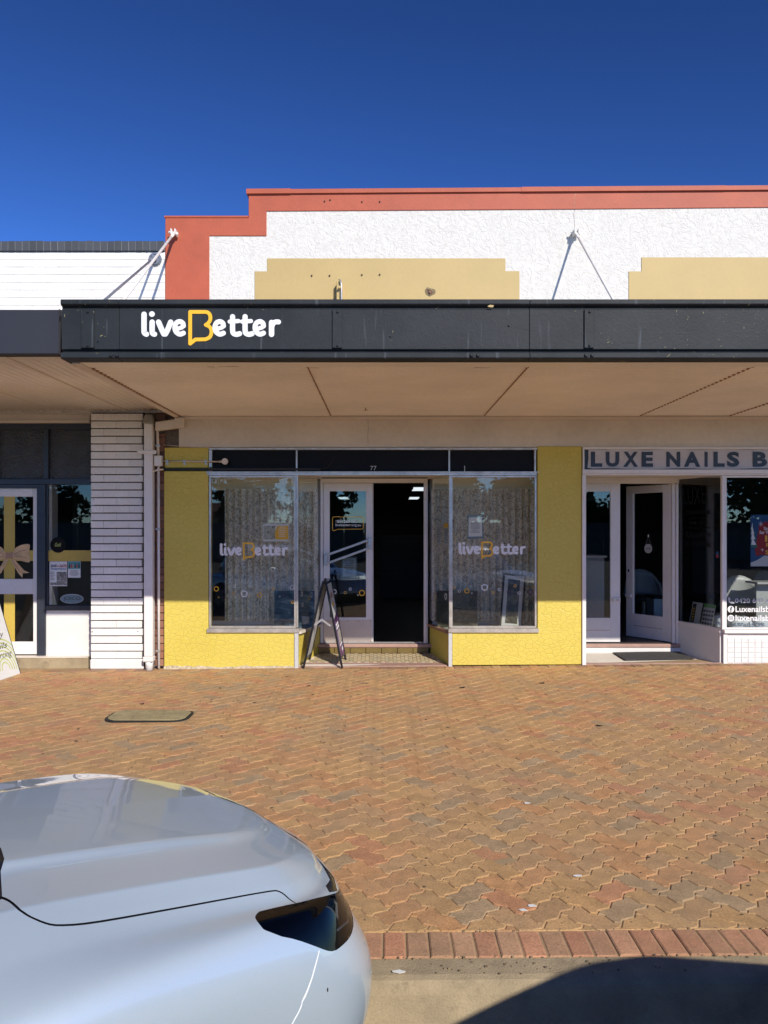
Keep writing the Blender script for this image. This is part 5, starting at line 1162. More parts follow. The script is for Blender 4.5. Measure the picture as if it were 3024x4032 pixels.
ov(.140, .058, pg - .0002, M['vinylgrey'], 'rim'); ov(.134, .053, pg - .0012, mat('blue_grey_vinyl', (0.16, 0.25, 0.29), .4, bst=0), 'face')
text('lettering', 'JOICO', M['ink'], p, (sx3(248), pg - .0016, sz3(2367)), (sx3(316) - sx3(248), 0, 0), (0, 0, sz3(2349) - sz3(2367)))
p = empty('gold_script_decal', (sx3(228), D3, sz3(2160)), 'small black round decal with gold script in the left shop window', 'sticker')
MB().disc((sx3(228), pg, sz3(2146)), .095, (1, 0, 0), (0, 0, 1), (0, -.0006, 0), 28).build('disc', M['vinyldark'], p)
text('lettering', 'Gold', M['lime'], p, (sx3(215), pg - .0012, sz3(2152)), (.075, 0, 0), (0, 0, .045), shear=.4)
p = empty('leaning_book', (sx(205, 9.6), 9.6, sz(2378, 9.6)), 'old magazine standing behind the glass in the left shop window corner', 'book')
MB().hexa([(sx(187, 9.5), 9.50, .60), (sx(222, 9.5), 9.52, .60), (sx(222, 9.5), 9.56, .60), (sx(187, 9.5), 9.54, .60), (sx(186, 9.5), 9.54, .86), (sx(221, 9.5), 9.56, .83), (sx(221, 9.5), 9.58, .83), (sx(186, 9.5), 9.56, .86)]).build('cover', M['photo'], p)
part('inner_sill', left, M['creamtrim'], sx3(183), sx3(362), D3 + .06, 10.1, .55, .60)
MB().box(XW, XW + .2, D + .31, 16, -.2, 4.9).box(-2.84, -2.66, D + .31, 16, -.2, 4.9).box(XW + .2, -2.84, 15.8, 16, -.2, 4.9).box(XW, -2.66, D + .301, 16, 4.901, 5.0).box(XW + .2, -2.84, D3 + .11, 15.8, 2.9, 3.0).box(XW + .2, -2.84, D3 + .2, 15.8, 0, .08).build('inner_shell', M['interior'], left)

# ================================================================== AWNINGS (fixed to the buildings)
YA_ = 5.92
ax = lambda px: sx(px, YA_); az = lambda py: sz(py, YA_)
XAL = ax(240)
prof = [(.13, 3.40), (-.005, 3.402), (-.012, 3.395), (-.012, az(1198)), (.000, az(1203)), (.020, az(1207)), (.024, az(1213)), (.010, az(1217)), (.010, az(1374)), (.030, az(1377)), (.034, az(1385)), (-.002, az(1388)), (-.010, az(1392)), (-.010, az(1408)), (-.002, az(1413)), (.13, az(1413)), (.13, az(1413) + .02), (.05, az(1413) + .02), (.05, 3.38), (.13, 3.38)]
def extr(b, x0, x1, pr, y):
    n = len(pr); b.add([(x0, y + a_, z_) for a_, z_ in pr] + [(x1, y + a_, z_) for a_, z_ in pr], [tuple(range(n))[::-1], tuple(range(n, 2 * n))] + [(k, (k + 1) % n, (k + 1) % n + n, k + n) for k in range(n)])
for x0, x1 in ((XAL, ax(467)), (ax(467) + .002, ax(2085)), (ax(2085) + .002, XR)):
    b = MB(); extr(b, x0, x1, prof, YA_); b.build('fascia_channel', M['fascia'], shop, bevel=.003)
part('fascia_end', shop, M['fascia'], XAL - .004, XAL + .06, YA_ + .131, YA_ + .30, az(1412), 3.40, .004)
for px in (1328, 2320, 345): # cover plates over the web joints
    w_ = .038 if px != 345 else .05
    part('cover_plate', shop, M['fascia'], ax(px) - w_, ax(px) + w_, YA_ - .004, YA_ + .0095, az(1370), az(1218), .003)
    for z_ in (az(1360), az(1228)): MB().disc((ax(px) + .004, YA_ - .0045, z_), .011, (1, 0, 0), (0, 0, 1), (0, -.009, 0), 6).build('bolt', M['fascia'], shop, bevel=.002)
for px in (440, 463, 1857, 1882, 2307, 2331): 
    MB().disc((ax(px), YA_ - .0105, az(1399)), .016, (1, 0, 0), (0, 0, 1), (0, -.012, 0), 6).build('bolt', M['fascia'], shop, bevel=.003)
for px, py in ((385, 1341), (357, 1244), (1538, 1322), (2005, 1280)): MB().disc((ax(px), YA_ + .0095, az(py)), .008, (1, 0, 0), (0, 0, 1), (0, -.008, 0), 8).build('rivet', M['fascia'], shop)
MB().xz([(ax(1918), az(1208)), (ax(1928), az(1202)), (ax(1944), az(1204)), (ax(1940), az(1212)), (ax(1925), az(1211))], YA_ - .0135, .001).build('paint_chip', M['tan'], shop)
logo(shop, ax(556), ax(1105), az(1359), az(1220), YA_ + .009, th=.003)
# soffit sheets: corrugations run along the street
ZS = 2.945
def soffit(x0, x1, z0):
    b = MB(); pit = .085; ya, yb_ = 6.22, D - .06; n = int((yb_ - ya) / pit * 6)
    for s_ in (0, 1):
        for k in range(n + 1):
            y = ya + (yb_ - ya) * k / n; z = z0 + .011 * math.cos(2 * math.pi * (y - ya) / pit) + .018 * s_ * 0 + (.004 if s_ else 0)
            b.v += [(x0, y, z), (x1, y, z)]
    for s_ in (0, 1):
        o = s_ * 2 * (n + 1)
        for k in range(n): b.f.append((o + 2 * k, o + 2 * k + 1, o + 2 * k + 3, o + 2 * k + 2)); b.c.append(None)
    o = b.build('soffit_sheet', M['creamtin'], shop, smooth=True)
edges_ = [-2.39, -.62, 1.17, 2.99, 4.04, XR]
for k in range(5): soffit(edges_[k] + .004, edges_[k + 1] - .004, ZS + .012 + (.003 if k % 2 else 0))
part('soffit_border', shop, M['creamtin'], -2.39, XR, YA_ + .131, 6.225, ZS - .002, ZS + .008, .002)
part('soffit_border', shop, M['creamtrim'], -2.39, XR, D - .08, D - .0055, ZS - .028, ZS + .003, .003)
for x in edges_[1:5]:   # rusty lapped joints
    b = MB(); y = 6.2; r_ = random.Random(int(x * 50))
    while y < D - .1:
        b.box(x - .004 - r_.uniform(0, .004), x + .003, y, y + .05, ZS - .003, ZS + .004); y += .085
    b.box(x - .004, x + .003, YA_ + .14, D - .1, ZS + .0045, ZS + .012); b.build('seam_strip', M['rust'], shop, kind='stuff')
b = MB(); b.box(-2.46, -2.392, YA_ + .14, D - .02, ZS - .012, ZS + .012); b.build('edge_flashing', M['creamtrim'], shop, bevel=.003)
b = MB(); y = 6.3
while y < D - .1: b.box(-2.394, -2.378, y, y + .05, ZS - .004, ZS + .009); y += .085
b.build('seam_strip', M['rust'], shop, kind='stuff')
wsr = random.Random(2)
for px, py, w_ in ((900, 1441, .16), (830, 1443, .06), (1230, 1447, .10), (1900, 1446, .13)):
    d_ = 1.295 * F / (HY - py); MB().prism([(sx(px, d_) + w_ * t - w_ / 2, d_ + wsr.uniform(-.006, .006) + (0 if k < 5 else .008), ZS - .0035) for k, t in enumerate([0, .25, .5, .75, 1, 1, .75, .5, .25, 0])], (0, 0, .0012)).build('water_stain', M['rust'], shop)
MB().tube([(sx(1440, 8.4), 8.4, ZS - .02), (sx(1440, 8.4), 8.4, ZS + .01)], .006, 6).tube([(sx(1432, 8.4), 8.4, ZS - .02), (sx(1448, 8.4), 8.4, ZS - .02)], .003, 6).build('old_hook', M['rust'], shop)
part('awning_deck', shop, M['steel'], XAL + .06, XR, YA_ + .135, D - .013, 3.27, 3.29)
# left awning: folded fascia, corrugation running out from the wall
YL = 6.05
lx = lambda px: sx(px, YL); lz = lambda py: sz(py, YL)
fb = MB(); pr = [(0, lz(1393)), (0, lz(1224)), (.008, lz(1218)), (.10, lz(1217)), (.10, lz(1222)), (.012, lz(1228)), (.012, lz(1390)), (.10, lz(1389)), (.10, lz(1393) - .004)]
extr(fb, XW, lx(231), pr, YL); fb.build('fascia', mat('charcoal_fascia', (0.036, 0.037, 0.045), .4, var=.06, vs=2, spec=.25), left, bevel=.004)
part('fascia_end_cap', left, MATS['charcoal_fascia'], lx(231) + .001, lx(237), YL - .004, YL + .16, lz(1396), lz(1216), .006)
b = MB(); pit = .076; x0, x1 = XW, -2.47; n = int((x1 - x0) / pit * 6)
def tri(t): t = t % 1; return abs(t - .5) * 4 - 1
for k in range(n + 1):
    x = x1 - (x1 - x0) * k / n; z = 3.035 + .011 * math.sin(2 * math.pi * (x1 - x) / pit)
    b.v += [(x, YL + .10, z), (x, D3 - .04, z + .0)]
for k in range(n): b.f.append((2 * k, 2 * k + 1, 2 * k + 3, 2 * k + 2)); b.c.append(None)
o = b.build('soffit_sheet', M['creamtin'], left, smooth=True); o.modifiers.new('thick', 'SOLIDIFY').thickness = .003
for x in (-3.05, -3.9, -4.7): part('lap_line', left, M['creamtrim'], x - .006, x + .006, YL + .1, D - .05, 3.018, 3.030)
part('batten', left, M['creamtrim'], -2.52, -2.475, YL + .12, D - .03, 2.985, 3.045, .004)
part('awning_deck', left, M['steel'], XW, -2.56, YL + .11, D - .005, 3.30, 3.32)

# stay rods with their wall brackets
def rod(top, foot, r, m, name, label, kind):
    e = empty(name, foot, label, 'stay rod', 'rods holding up the awnings')
    t, f_ = Vector(top), Vector(foot); u = (f_ - t).normalized()
    MB().tube([t + u * .06, f_], r, 12).build('rod', m, e, smooth=True)
    MB().tube([t - u * .0, t + u * .03, t + u * .16], [.024, .020, r], 10).build('eye', m, e, smooth=True)
    if kind == 'clevis':
        MB().tube([t + Vector((-.060, -.005, .01)), t + Vector((.05, -.005, -.012))], .014, 8).build('pin', m, e)
        MB().box(t.x - .030, t.x - .016, t.y - .06, D - .0125, t.z - .03, t.z + .035).box(t.x + .016, t.x + .030, t.y - .06, D - .0125, t.z - .03, t.z + .035).build('bracket', m, e, bevel=.004)
    elif kind == 'disc':
        MB().disc((t.x, D - .003, t.z), .078, (1, 0, 0), (0, 0, 1), (0, -.02, 0), 26).build('wall_plate', m, e, bevel=.005)
        MB().ring((t.x, D - .024, t.z), .068, .014, (1, 0, 0), (0, 0, 1), (0, -.01, 0)).build('ring', m, e)
        MB().box(t.x - .022, t.x + .022, t.y - .03, D - .024, t.z - .03, t.z + .03).build('lug', m, e, bevel=.005)
rod((sx(692), D - .07, sz(927)), (sx(692) - .0, 6.68, 3.36), .0155, M['whitewall'], 'stay_rod', 'off-white awning stay rod bolted to the coral parapet corner', 'clevis')
rod((sx(2262), D - .06, sz(925)), (sx(2262), 6.92, 3.36), .0135, M['whitewall'], 'stay_rod', 'white awning stay rod fixed to the stucco between the two tan panels', 'clevis')
rod((sx(612), D - .06, sz(1022)), (sx(612), 6.60, 3.34), .0135, mat('blue_grey_steel', (0.20, 0.22, 0.27), .4, metal=.3), 'stay_rod', 'blue-grey awning stay rod with round wall plate on the white brick', 'disc')
MB().disc((ax(413), YA_ + .2, 3.40), .07, (1, 0, 0), (0, 1, 0), (0, 0, .035), 20).build('rod_cap', M['fascia'], shop, bevel=.01)

# ================================================================== PIPES
dp = empty('downpipe', (sx(587), D - .09, 0), 'square off-white downpipe beside the white brick pier', 'downpipe')
dx0, dx1 = sx(570, 9.0), sx(604, 9.0); dy = 8.96
part('pipe', dp, M['white'], dx0, dx1, dy, dy + .10, .14, sz(1668, 9.0), .008)
part('shoe', dp, M['whitewall'], dx0 - .012, dx1 + .006, dy - .01, dy + .105, .075, .139, .01)
MB().tube([((dx0 + dx1) / 2, dy + .05, -.03), ((dx0 + dx1) / 2, dy + .05, .04), ((dx0 + dx1) / 2, dy + .05, .075)], [.043, .043, .050], 16).build('spigot', M['whitewall'], dp, smooth=True)
MB().hexa([(dx0 - .02, dy - .02, 2.86), (dx1 + .02, dy - .02, 2.84), (dx1 + .02, dy + .12, 2.84), (dx0 - .02, dy + .12, 2.86), (dx0 + .01, dy + .02, 2.98), (dx1 - .01, dy + .02, 2.96), (dx1 - .01, dy + .11, 2.96), (dx0 + .01, dy + .11, 2.98)]).build('hood', mat('weathered_hood', (0.30, 0.29, 0.25), .7, var=.3), dp, bevel=.012)
part('pipe_clamp', dp, M['white'], dx0 - .075, dx1 + .05, dy - .012, dy - .0005, sz(1789, 9.0), sz(1774, 9.0), .006)
cn = empty('wall_conduit', (sx(618), D - .05, 0), 'thin white conduit with junction box running down beside the downpipe', 'conduit')
cx_ = sx(620, 9.0); cy_ = 9.03
MB().tube([(cx_ + .008, cy_, -.01), (cx_ + .004, cy_, sz(1833, 9.0))], .0145, 12).build('pipe', M['white'], cn, smooth=True)
MB().tube([(cx_ + .002, cy_, sz(1796, 9.0)), (cx_ - .012, cy_, sz(1665, 9.0))], .0155, 12).build('pipe', M['creamtrim'], cn, smooth=True)
part('junction_box', cn, M['white'], sx(608, 9.0), sx(637, 9.0), cy_ - .05, cy_ + .03, sz(1835, 9.0), sz(1794, 9.0), .006)
for pz in (1754, 2083, 2564): MB().box(cx_ - .028, cx_ + .030, cy_ - .020, cy_ - .0155, sz(pz + 4, 9.0), sz(pz - 4, 9.0)).build('saddle', M['steel'], cn, bevel=.002)
ob = empty('outrigger_beam', (sx(670), D - .05, 2.8), 'short cream box beam crossing from the downpipe to the render band', 'beam')
MB().hexa([(sx(612, 9), 8.98, sz(1697, 9)), (sx(724, 9), 8.98, sz(1682, 9)), (sx(724, 9), 9.07, sz(1682, 9)), (sx(612, 9), 9.07, sz(1697, 9)), (sx(612, 9), 8.98, sz(1662, 9)), (sx(726, 9), 8.98, sz(1645, 9)), (sx(726, 9), 9.07, sz(1645, 9)), (sx(612, 9), 9.07, sz(1662, 9))]).build('beam', M['creamtrim'], ob, bevel=.008)
part('end_plate', ob, M['creamtrim'], sx(690, 9), sx(727, 9), 8.972, 8.979, sz(1683, 9), sz(1645, 9), .004)

# ================================================================== SANDWICH BOARDS
def slab(b, o, u, v, n, u0, u1, v0, v1, n0, n1): 
    return b.hexa([o + u * a_ + v * c_ + n * e_ for c_, (a_, e_) in [(c_, k) for c_ in (v0, v1) for k in ((u0, n0), (u1, n0), (u1, n1), (u0, n1))]])
sb = empty('sandwich_board', (-.71, 9.22, 0), 'black framed A-frame sign with purple poster standing open before the glazed door', 'A-frame sign')
hn = (Vector((-.700, 9.02, 1.00)), Vector((-.672, 9.44, 1.00)))   # hinge line near, far
for side, (fa, fb_) in enumerate(((Vector((-.945, 9.00, -.005)), Vector((-.895, 9.44, .012))), (Vector((-.490, 8.99, -.004)), Vector((-.452, 9.44, .012))))):
    sg = -1 if side == 0 else 1
    ha, hb_ = hn[0] + Vector((.018 * sg, 0, 0)), hn[1] + Vector((.018 * sg, 0, 0))
    u = (hb_ - ha).normalized(); v = (fa - ha); Lg = v.length; v.normalize(); n_ = u.cross(v).normalized() * -1
    if n_.x * sg < 0: n_ = -n_
    W = (hb_ - ha).length; b = MB(); t = .024
    slab(b, ha, u, v, n_, 0, t, -.01, Lg, -t / 2, t / 2); slab(b, ha, u, v, n_, W - t, W, -.01, Lg, -t / 2, t / 2)
    slab(b, ha, u, v, n_, t, W - t, .0, t, -t / 2, t / 2); slab(b, ha, u, v, n_, t, W - t, Lg - .13, Lg - .13 + t, -t / 2, t / 2)
    b.build('frame', M['plastic'], sb, bevel=.003)
    b = MB(); slab(b, ha, u, v, n_, t, W - t, .012, Lg - .13, -.003, .003); pn = b.build('panel', M['lightgrey'], sb)
    if side == 1:
        V0 = Lg - .13
        pt = lambda a_, c_, e_: ha + u * (t + (W - 2 * t) * a_) + v * (V0 * c_) + n_ * e_
        MB().prism([pt(0, .52, .0035), pt(1, .42, .0035), pt(1, 1, .0035), pt(0, 1, .0035)], n_ * .001).build('purple_print', M['purple'], sb)
        MB().prism([pt(.0, .52, .0048), pt(.6, .56, .0048), pt(1, .42, .0048)], n_ * .0008).build('purple_print', M['vinylpurple'], sb)
        for k, (a0, a1, c0, c1, mm) in enumerate(((.25, .8, .58, .61, M['paper']), (.25, .9, .625, .655, M['paper']), (.30, .95, .68, .84, M['photocol']), (.35, .9, .855, .88, M['paper']), (.6, .85, .92, .96, M['paper']))):
            MB().prism([pt(a0, c0, .0055), pt(a1, c0 - .02, .0055), pt(a1, c1 - .02, .0055), pt(a0, c1, .0055)], n_ * .0008).build('print', mm, sb)
        bt = MB(); bt.prism([pt(.2, .18, .0045), pt(.75, .15, .0045), pt(.75, .21, .0045), pt(.2, .24, .0045)], n_ * .0006); bt.build('print', M['rust'], sb)
        bt = MB(); bt.prism([pt(.3, .30, .0045), pt(.7, .28, .0045), pt(.7, .32, .0045), pt(.3, .34, .0045)], n_ * .0006); bt.build('print', M['vinylyellow'], sb)
    MB().tube([ha + n_ * .012 + u * .012 + v * .05, ha + n_ * .016 + u * .012 + v * .05], .006, 8).build('rivet', M['steel'], sb)
c1, c2, c3 = Vector((-.815, 9.01, .50)), Vector((-.728, 9.01, .565)), Vector((-.625, 9.01, .49))
MB().bar(c1, c2, .004, .024, up=(0, 0, 1)).bar(c2 + Vector((0, -.005, 0)), c3 + Vector((0, -.005, 0)), .004, .022).build('spreader_hinge', M['steel'], sb)
MB().box(-.722, -.648, 9.0, 9.46, 1.0, 1.018).box(-.700, -.675, 8.995, 9.03, 1.018, 1.05).build('top_cap', M['plastic'], sb, bevel=.004)

sb2 = empty('sandwich_board', (-4.35, 8.55, zg(-4.3)), 'white A-frame sign with handwritten script and green swirls at the left edge', 'A-frame sign')
B1, B2 = Vector((-4.20, 8.87, -.045)), Vector((-4.26, 8.28, -.045)); 
u = (B1 - B2); W = u.length; u.normalize(); v = Vector((-.27, -.03, .97)).normalized(); n_ = u.cross(v).normalized()
if n_.x < 0: n_ = -n_
b = MB(); slab(b, B2, u, v, n_, 0, W, 0, 1.0, -.006, .006); b.build('panel', M['paper'], sb2)
b = MB(); slab(b, B2, u, v, n_, -.006, 0, 0, 1.0, -.01, .01); slab(b, B2, u, v, n_, W, W + .006, 0, 1.0, -.01, .01); slab(b, B2, u, v, n_, 0, W, -.006, 0, -.01, .01); b.build('edge_trim', M['plastic'], sb2)
b = MB(); v2 = Vector((.27, -.03, .97)).normalized(); o2 = B2 + Vector((-.62, 0, 0)); n2 = u.cross(v2).normalized(); slab(b, o2, u, v2, n2, 0, W, 0, 1.0, -.006, .006); b.build('rear_panel', M['paper'], sb2)
for s_, a0, a1, c0, c1_ in (('Salon', .10, .83, .755, .835), ("girl's", .30, .86, .60, .68), ('Beauty', .20, .84, .44, .53), ('Nails', .25, .86, .335, .40), ('Piercing', .30, .93, .21, .30)):
    text('lettering', s_, M['ink'], sb2, B2 + u * (W * a0) + v * c0 + n_ * .0075, u * (W * (a1 - a0)), v * (c1_ - c0), shear=.45, bold=-.005)
for k in range(7):
    cxs, cvs, rr_ = .62, .10, .07 + .045 * k
    w_ = MB(); pts = [(cxs * W + rr_ * math.cos(t) * .9, cvs + rr_ * math.sin(t)) for t in [q_ * .16 for q_ in range(-1, 21)]]
    pts = [(min(W - .004, max(.004, a_)), max(.006, c_)) for a_, c_ in pts]
    pp = [B2 + u * a_ + v * c_ + n_ * (.0066 + .0002 * (k % 2)) for a_, c_ in pts]; qq = [B2 + u * min(W - .003, max(.003, (cxs * W + (rr_ + .016) * math.cos(t) * .9))) + v * max(.003, cvs + (rr_ + .016) * math.sin(t)) + n_ * (.0066 + .0002 * (k % 2)) for t in [q_ * .16 for q_ in range(-1, 21)]]
    n = len(pp); w_.add(pp + qq, [(i, i + 1, n + i + 1, n + i) for i in range(n - 1)]); w_.build('swirl_print', M['lime'], sb2)

# ================================================================== CARS
LOOPS = [
  (0.905, 0.86, 0.86, 0.55, 2.9, [(-3.0, 0.2), (-0.2, 0.2), (0.8, 0.2)]),
  (0.945, 0.9, 0.92, 0.55, 3.0, [(-3.0, 0.36), (-0.2, 0.36), (0.9, 0.36)]),
  (0.945, 0.93, 0.935, 0.55, 3.0, [(-3.0, 0.56), (-0.2, 0.56), (0.9, 0.5)]),
  (0.91, 0.925, 0.91, 0.55, 2.7, [(-3.0, 0.73), (-0.2, 0.73), (0.3, 0.69), (0.9, 0.61)]),
  (0.855, 0.87, 0.88, 0.52, 2.6, [(-3.0, 0.86), (-0.2, 0.84), (0.3, 0.785), (0.9, 0.7)]),
  (0.785, 0.722, 0.865, 0.5, 2.6, [(-3.0, 0.93), (-0.3, 0.903), (0.3, 0.805), (0.6, 0.755), (0.9, 0.735)]),
  (0.73, 0.627, 0.855, 0.48, 2.7, [(-3.0, 0.97), (-0.3, 0.938), (0.3, 0.84), (0.6, 0.785), (0.9, 0.755)]),
  (0.67, 0.58, 0.815, 0.46, 2.7, [(-3.0, 0.98), (-0.3, 0.953), (0.3, 0.87), (0.6, 0.822), (0.8, 0.78)]),
  (0.5, 0.38, 0.81, 0.42, 2.6, [(-3.0, 0.99), (-0.3, 0.966), (0.3, 0.89), (0.6, 0.838), (0.8, 0.795)]),
  (0.42, 0.314, 0.785, 0.4, 2.5, [(-3.0, 1.01), (-0.3, 0.984), (0.3, 0.908), (0.6, 0.857), (0.8, 0.81)]),
  (0.2, 0.171, 0.745, 0.3, 2.4, [(-3.0, 1.015), (-0.3, 0.988), (0.3, 0.913), (0.6, 0.865), (0.8, 0.82)]),
  (0.0, 0.0, 0.705, 0.25, 2.4, [(-3.0, 1.018), (-0.3, 0.99), (0.3, 0.915), (0.6, 0.87), (0.8, 0.83)]),
]
UR=-1.35
def smooth(pts,u):
    xs=[p[0] for p in pts]; ys=[p[1] for p in pts]
    # average of linear interp over a window for roundness
    o=0
    for k in (-2,-1,0,1,2): o=o+np.interp(u+k*.06,xs,ys)
    return o/5
def loop(k,ph):
    wf,wr,uf,c,n,zp=LOOPS[k]
    ph=np.asarray(ph,float)
    t=np.clip(ph/.55,0,1); us=UR+(uf-c-UR)*t
    a=np.clip((ph-.55)/.45,0,1)*np.pi/2
    uc=uf-c+c*np.sin(a)**(2/n); cv=np.cos(a).clip(0,1)**(2/n)
    u=np.where(ph<.55,us,uc)
    w=wr+(wf-wr)*np.clip((u+.3)/.8,0,1)**1.2
    v=-w*np.where(ph<.55,1,cv)
    z=smooth(zp,u)
    return np.stack([u,v,z],-1)
def surf(ph,ka):
    ph,ka=np.broadcast_arrays(np.asarray(ph,float),np.asarray(ka,float))
    n=len(LOOPS); L=np.stack([loop(k,ph) for k in range(n)],0)
    i=np.clip(np.floor(ka).astype(int),0,n-2); f=(ka-i)[...,None]
    def g(j):
        j=np.clip(j,0,n-1); return np.take_along_axis(L,j[None,...,None],0)[0]
    p0,p1,p2,p3=g(i-1),g(i),g(i+1),g(i+2)
    T=.5
    m1=(p2-p0)*T; m2=(p3-p1)*T
    for kc,am in ((7,1.0),(9,.7)):     # pressed creases, fading out towards the nose
        w=(am*np.clip((.74-ph)/.14,0,1))[...,None]
        m1=np.where((i==kc)[...,None], m1*(1-w)+(p2-p1)*w, m1)
        m2=np.where((i==kc-1)[...,None], m2*(1-w)+(p2-p1)*w, m2)
    h00=2*f**3-3*f**2+1;h10=f**3-2*f**2+f;h01=-2*f**3+3*f**2;h11=f**3-f**2
    r=h00*p1+h10*m1+h01*p2+h11*m2
    return r
SA, SB = 3.1, 0.09    # domain metres per unit phi / kappa
def dom(pts): return [(a * SA, c * SB) for a, c in pts]
SHUT = [(.348, 7.42), (.353, 7.27), (.356, 6.96), (.357, 6.3), (.364, 5.84), (.376, 5.63), (.405, 5.54), (.472, 5.57), (.522, 5.63), (.565, 5.69), (.577, 5.58), (.585, 5.25), (.591, 4.76)]
HL = [(.543, 4.77), (.561, 4.79), (.591, 4.73), (.624, 4.52), (.663, 4.18), (.712, 3.87), (.77, 3.72), (.80, 3.5), (.80, 3.2), (.75, 3.02), (.68, 2.90), (.635, 2.88), (.605, 2.90), (.583, 3.13), (.555, 3.52), (.536, 3.88), (.531, 4.07), (.533, 4.5)]
FRONT = [(.712, 3.90), (.742, 4.25), (.770, 4.75), (.797, 5.5), (.83, 6.6), (.86, 7.8), (.89, 8.8), (.925, 9.7), (1.001, 10.3)]
LIP = [(.676, 4.20), (.712, 3.89), (.758, 4.02), (.786, 4.60), (.814, 5.3), (.848, 6.4), (.879, 7.6), (.909, 8.6), (.944, 9.45), (1.001, 10.05)] + FRONT[::-1][:-2] + [(.726, 4.40), (.690, 4.54)]
SEAM = [(.584, 3.05), (.576, 2.91), (.568, 2.77), (.561, 2.63), (.555, 2.5), (.551, 2.38), (.548, 2.27), (.542, 2.16), (.535, 2.05), (.520, 1.7), (.50, .3)]
GRILLE = [(.80, .55), (1.001, .5), (1.001, 1.9), (.86, 1.85), (.82, 1.3)]
def offset_strip(pl, h):
    p = [Vector(q) for q in pl]; l, r = [], []
    for i in range(len(p)):
        t = (p[min(i + 1, len(p) - 1)] - p[max(i - 1, 0)]).normalized(); n = Vector((-t.y, t.x)) * h; l.append(tuple(p[i] + n)); r.append(tuple(p[i] - n))
    return l + r[::-1]
def smoothpoly(pl, n=3): return [tuple(p) for p in crom([Vector(p) for p in pl], n)]
def inside(poly, x, y):
    r = np.zeros(len(x), bool); n = len(poly); j = n - 1
    for i in range(n):
        xi, yi = poly[i]; xj, yj = poly[j]
        c = ((yi > y) != (yj > y)) & (x < (xj - xi) * (y - yi) / ((yj - yi) if yj != yi else 1e-9) + xi); r ^= c; j = i
    return r
hs_ = [l[5][1][1] for l in LOOPS]
arch = []
for k in range(21):
    t = math.pi * k / 20; u_a = -.16 + .37 * math.cos(t); h_a = .31 + .37 * math.sin(t); arch.append(((u_a + 1.35) / 1.715 * .55, float(np.interp(h_a, [0, .20, .36, .56, .72], [-1.2, 0, 1, 2, 3]))))
polys = dict(headlight=smoothpoly(dom(HL) + dom(HL)[:1], 3)[:-1], lip=dom(LIP), shut=offset_strip(smoothpoly(dom(SHUT)), .0035), seam=offset_strip(smoothpoly(dom(SEAM), 2), .0014), grille=dom(GRILLE), arch=[(a * SA, c * SB) for a, c in arch + [(arch[-1][0], -1.5), (arch[0][0], -1.5)]])
cowl_line = dom([(.350, 7.40), (.361, 8.3), (.370, 9.1), (.369, 9.7), (.352, 10.2), (.345, 11.0)])
hoodpoly = dom(SHUT) + dom([(.624, 4.52), (.663, 4.18)]) + dom(FRONT)[0:] + dom([(1.001, 11.01)]) + cowl_line[::-1]
V, E_ = [], []
nA, nB = 150, 84
for i in range(nA + 1):
    for j in range(nB + 1): V.append(Vector((SA * i / nA, SB * 11 * j / nB)))
def addc(pl, close=True):
    s = len(V); q = [Vector((min(max(a, 0), SA), min(max(c, 0), SB * 11))) for a, c in pl]; V.extend(q)
    for k in range(len(q) - (0 if close else 1)): E_.append((s + k, s + (k + 1) % len(q)))
for k in polys.values(): addc(k)
addc(cowl_line, False)
for q in (dom([(0, 0), (1, 0)]), dom([(1, 0), (1, 11)]), dom([(1, 11), (0, 11)]), dom([(0, 11), (0, 0)])): addc(q, False)
cv, ce, cf, *_r = delaunay_2d_cdt(V, E_, [], 0, 1e-5)
cvn = np.array([(v.x, v.y) for v in cv]); cfn = np.array([f for f in cf if len(f) == 3])
cen = cvn[cfn].mean(1)
pa, pb = np.clip(cvn[:, 0] / SA, 0, 1), np.clip(cvn[:, 1] / SB, 0, 11)
eps = 1e-3
S0 = surf(pa, pb)
Ta = surf(np.clip(pa + eps, 0, 1), pb) - surf(np.clip(pa - eps, 0, 1), pb); Tb = surf(pa, np.clip(pb + .02, 0, 11)) - surf(pa, np.clip(pb - .02, 0, 11))
Nn = np.cross(Ta, Tb); ln = np.linalg.norm(Nn, axis=1); Nn = Nn / np.maximum(ln, 1e-9)[:, None]
bad = ln < 1e-9; Nn[bad] = (0, 0, 1)
if (Nn * np.array([.2, -.8, .55])).sum(1).mean() < 0: Nn = -Nn
reg = np.full(len(cen), 'body', dtype='<U10')
cx_, cy_ = cen[:, 0], cen[:, 1]
reg[inside(hoodpoly, cx_, cy_)] = 'hood'
m_ = (cy_ > 7.35 * SB) & ~inside(hoodpoly, cx_, cy_) & (cx_ < .375 * SA); reg[m_] = 'cowl'
for nm in ('seam', 'shut', 'grille', 'headlight', 'lip', 'arch'): reg[inside(polys[nm], cx_, cy_)] = nm
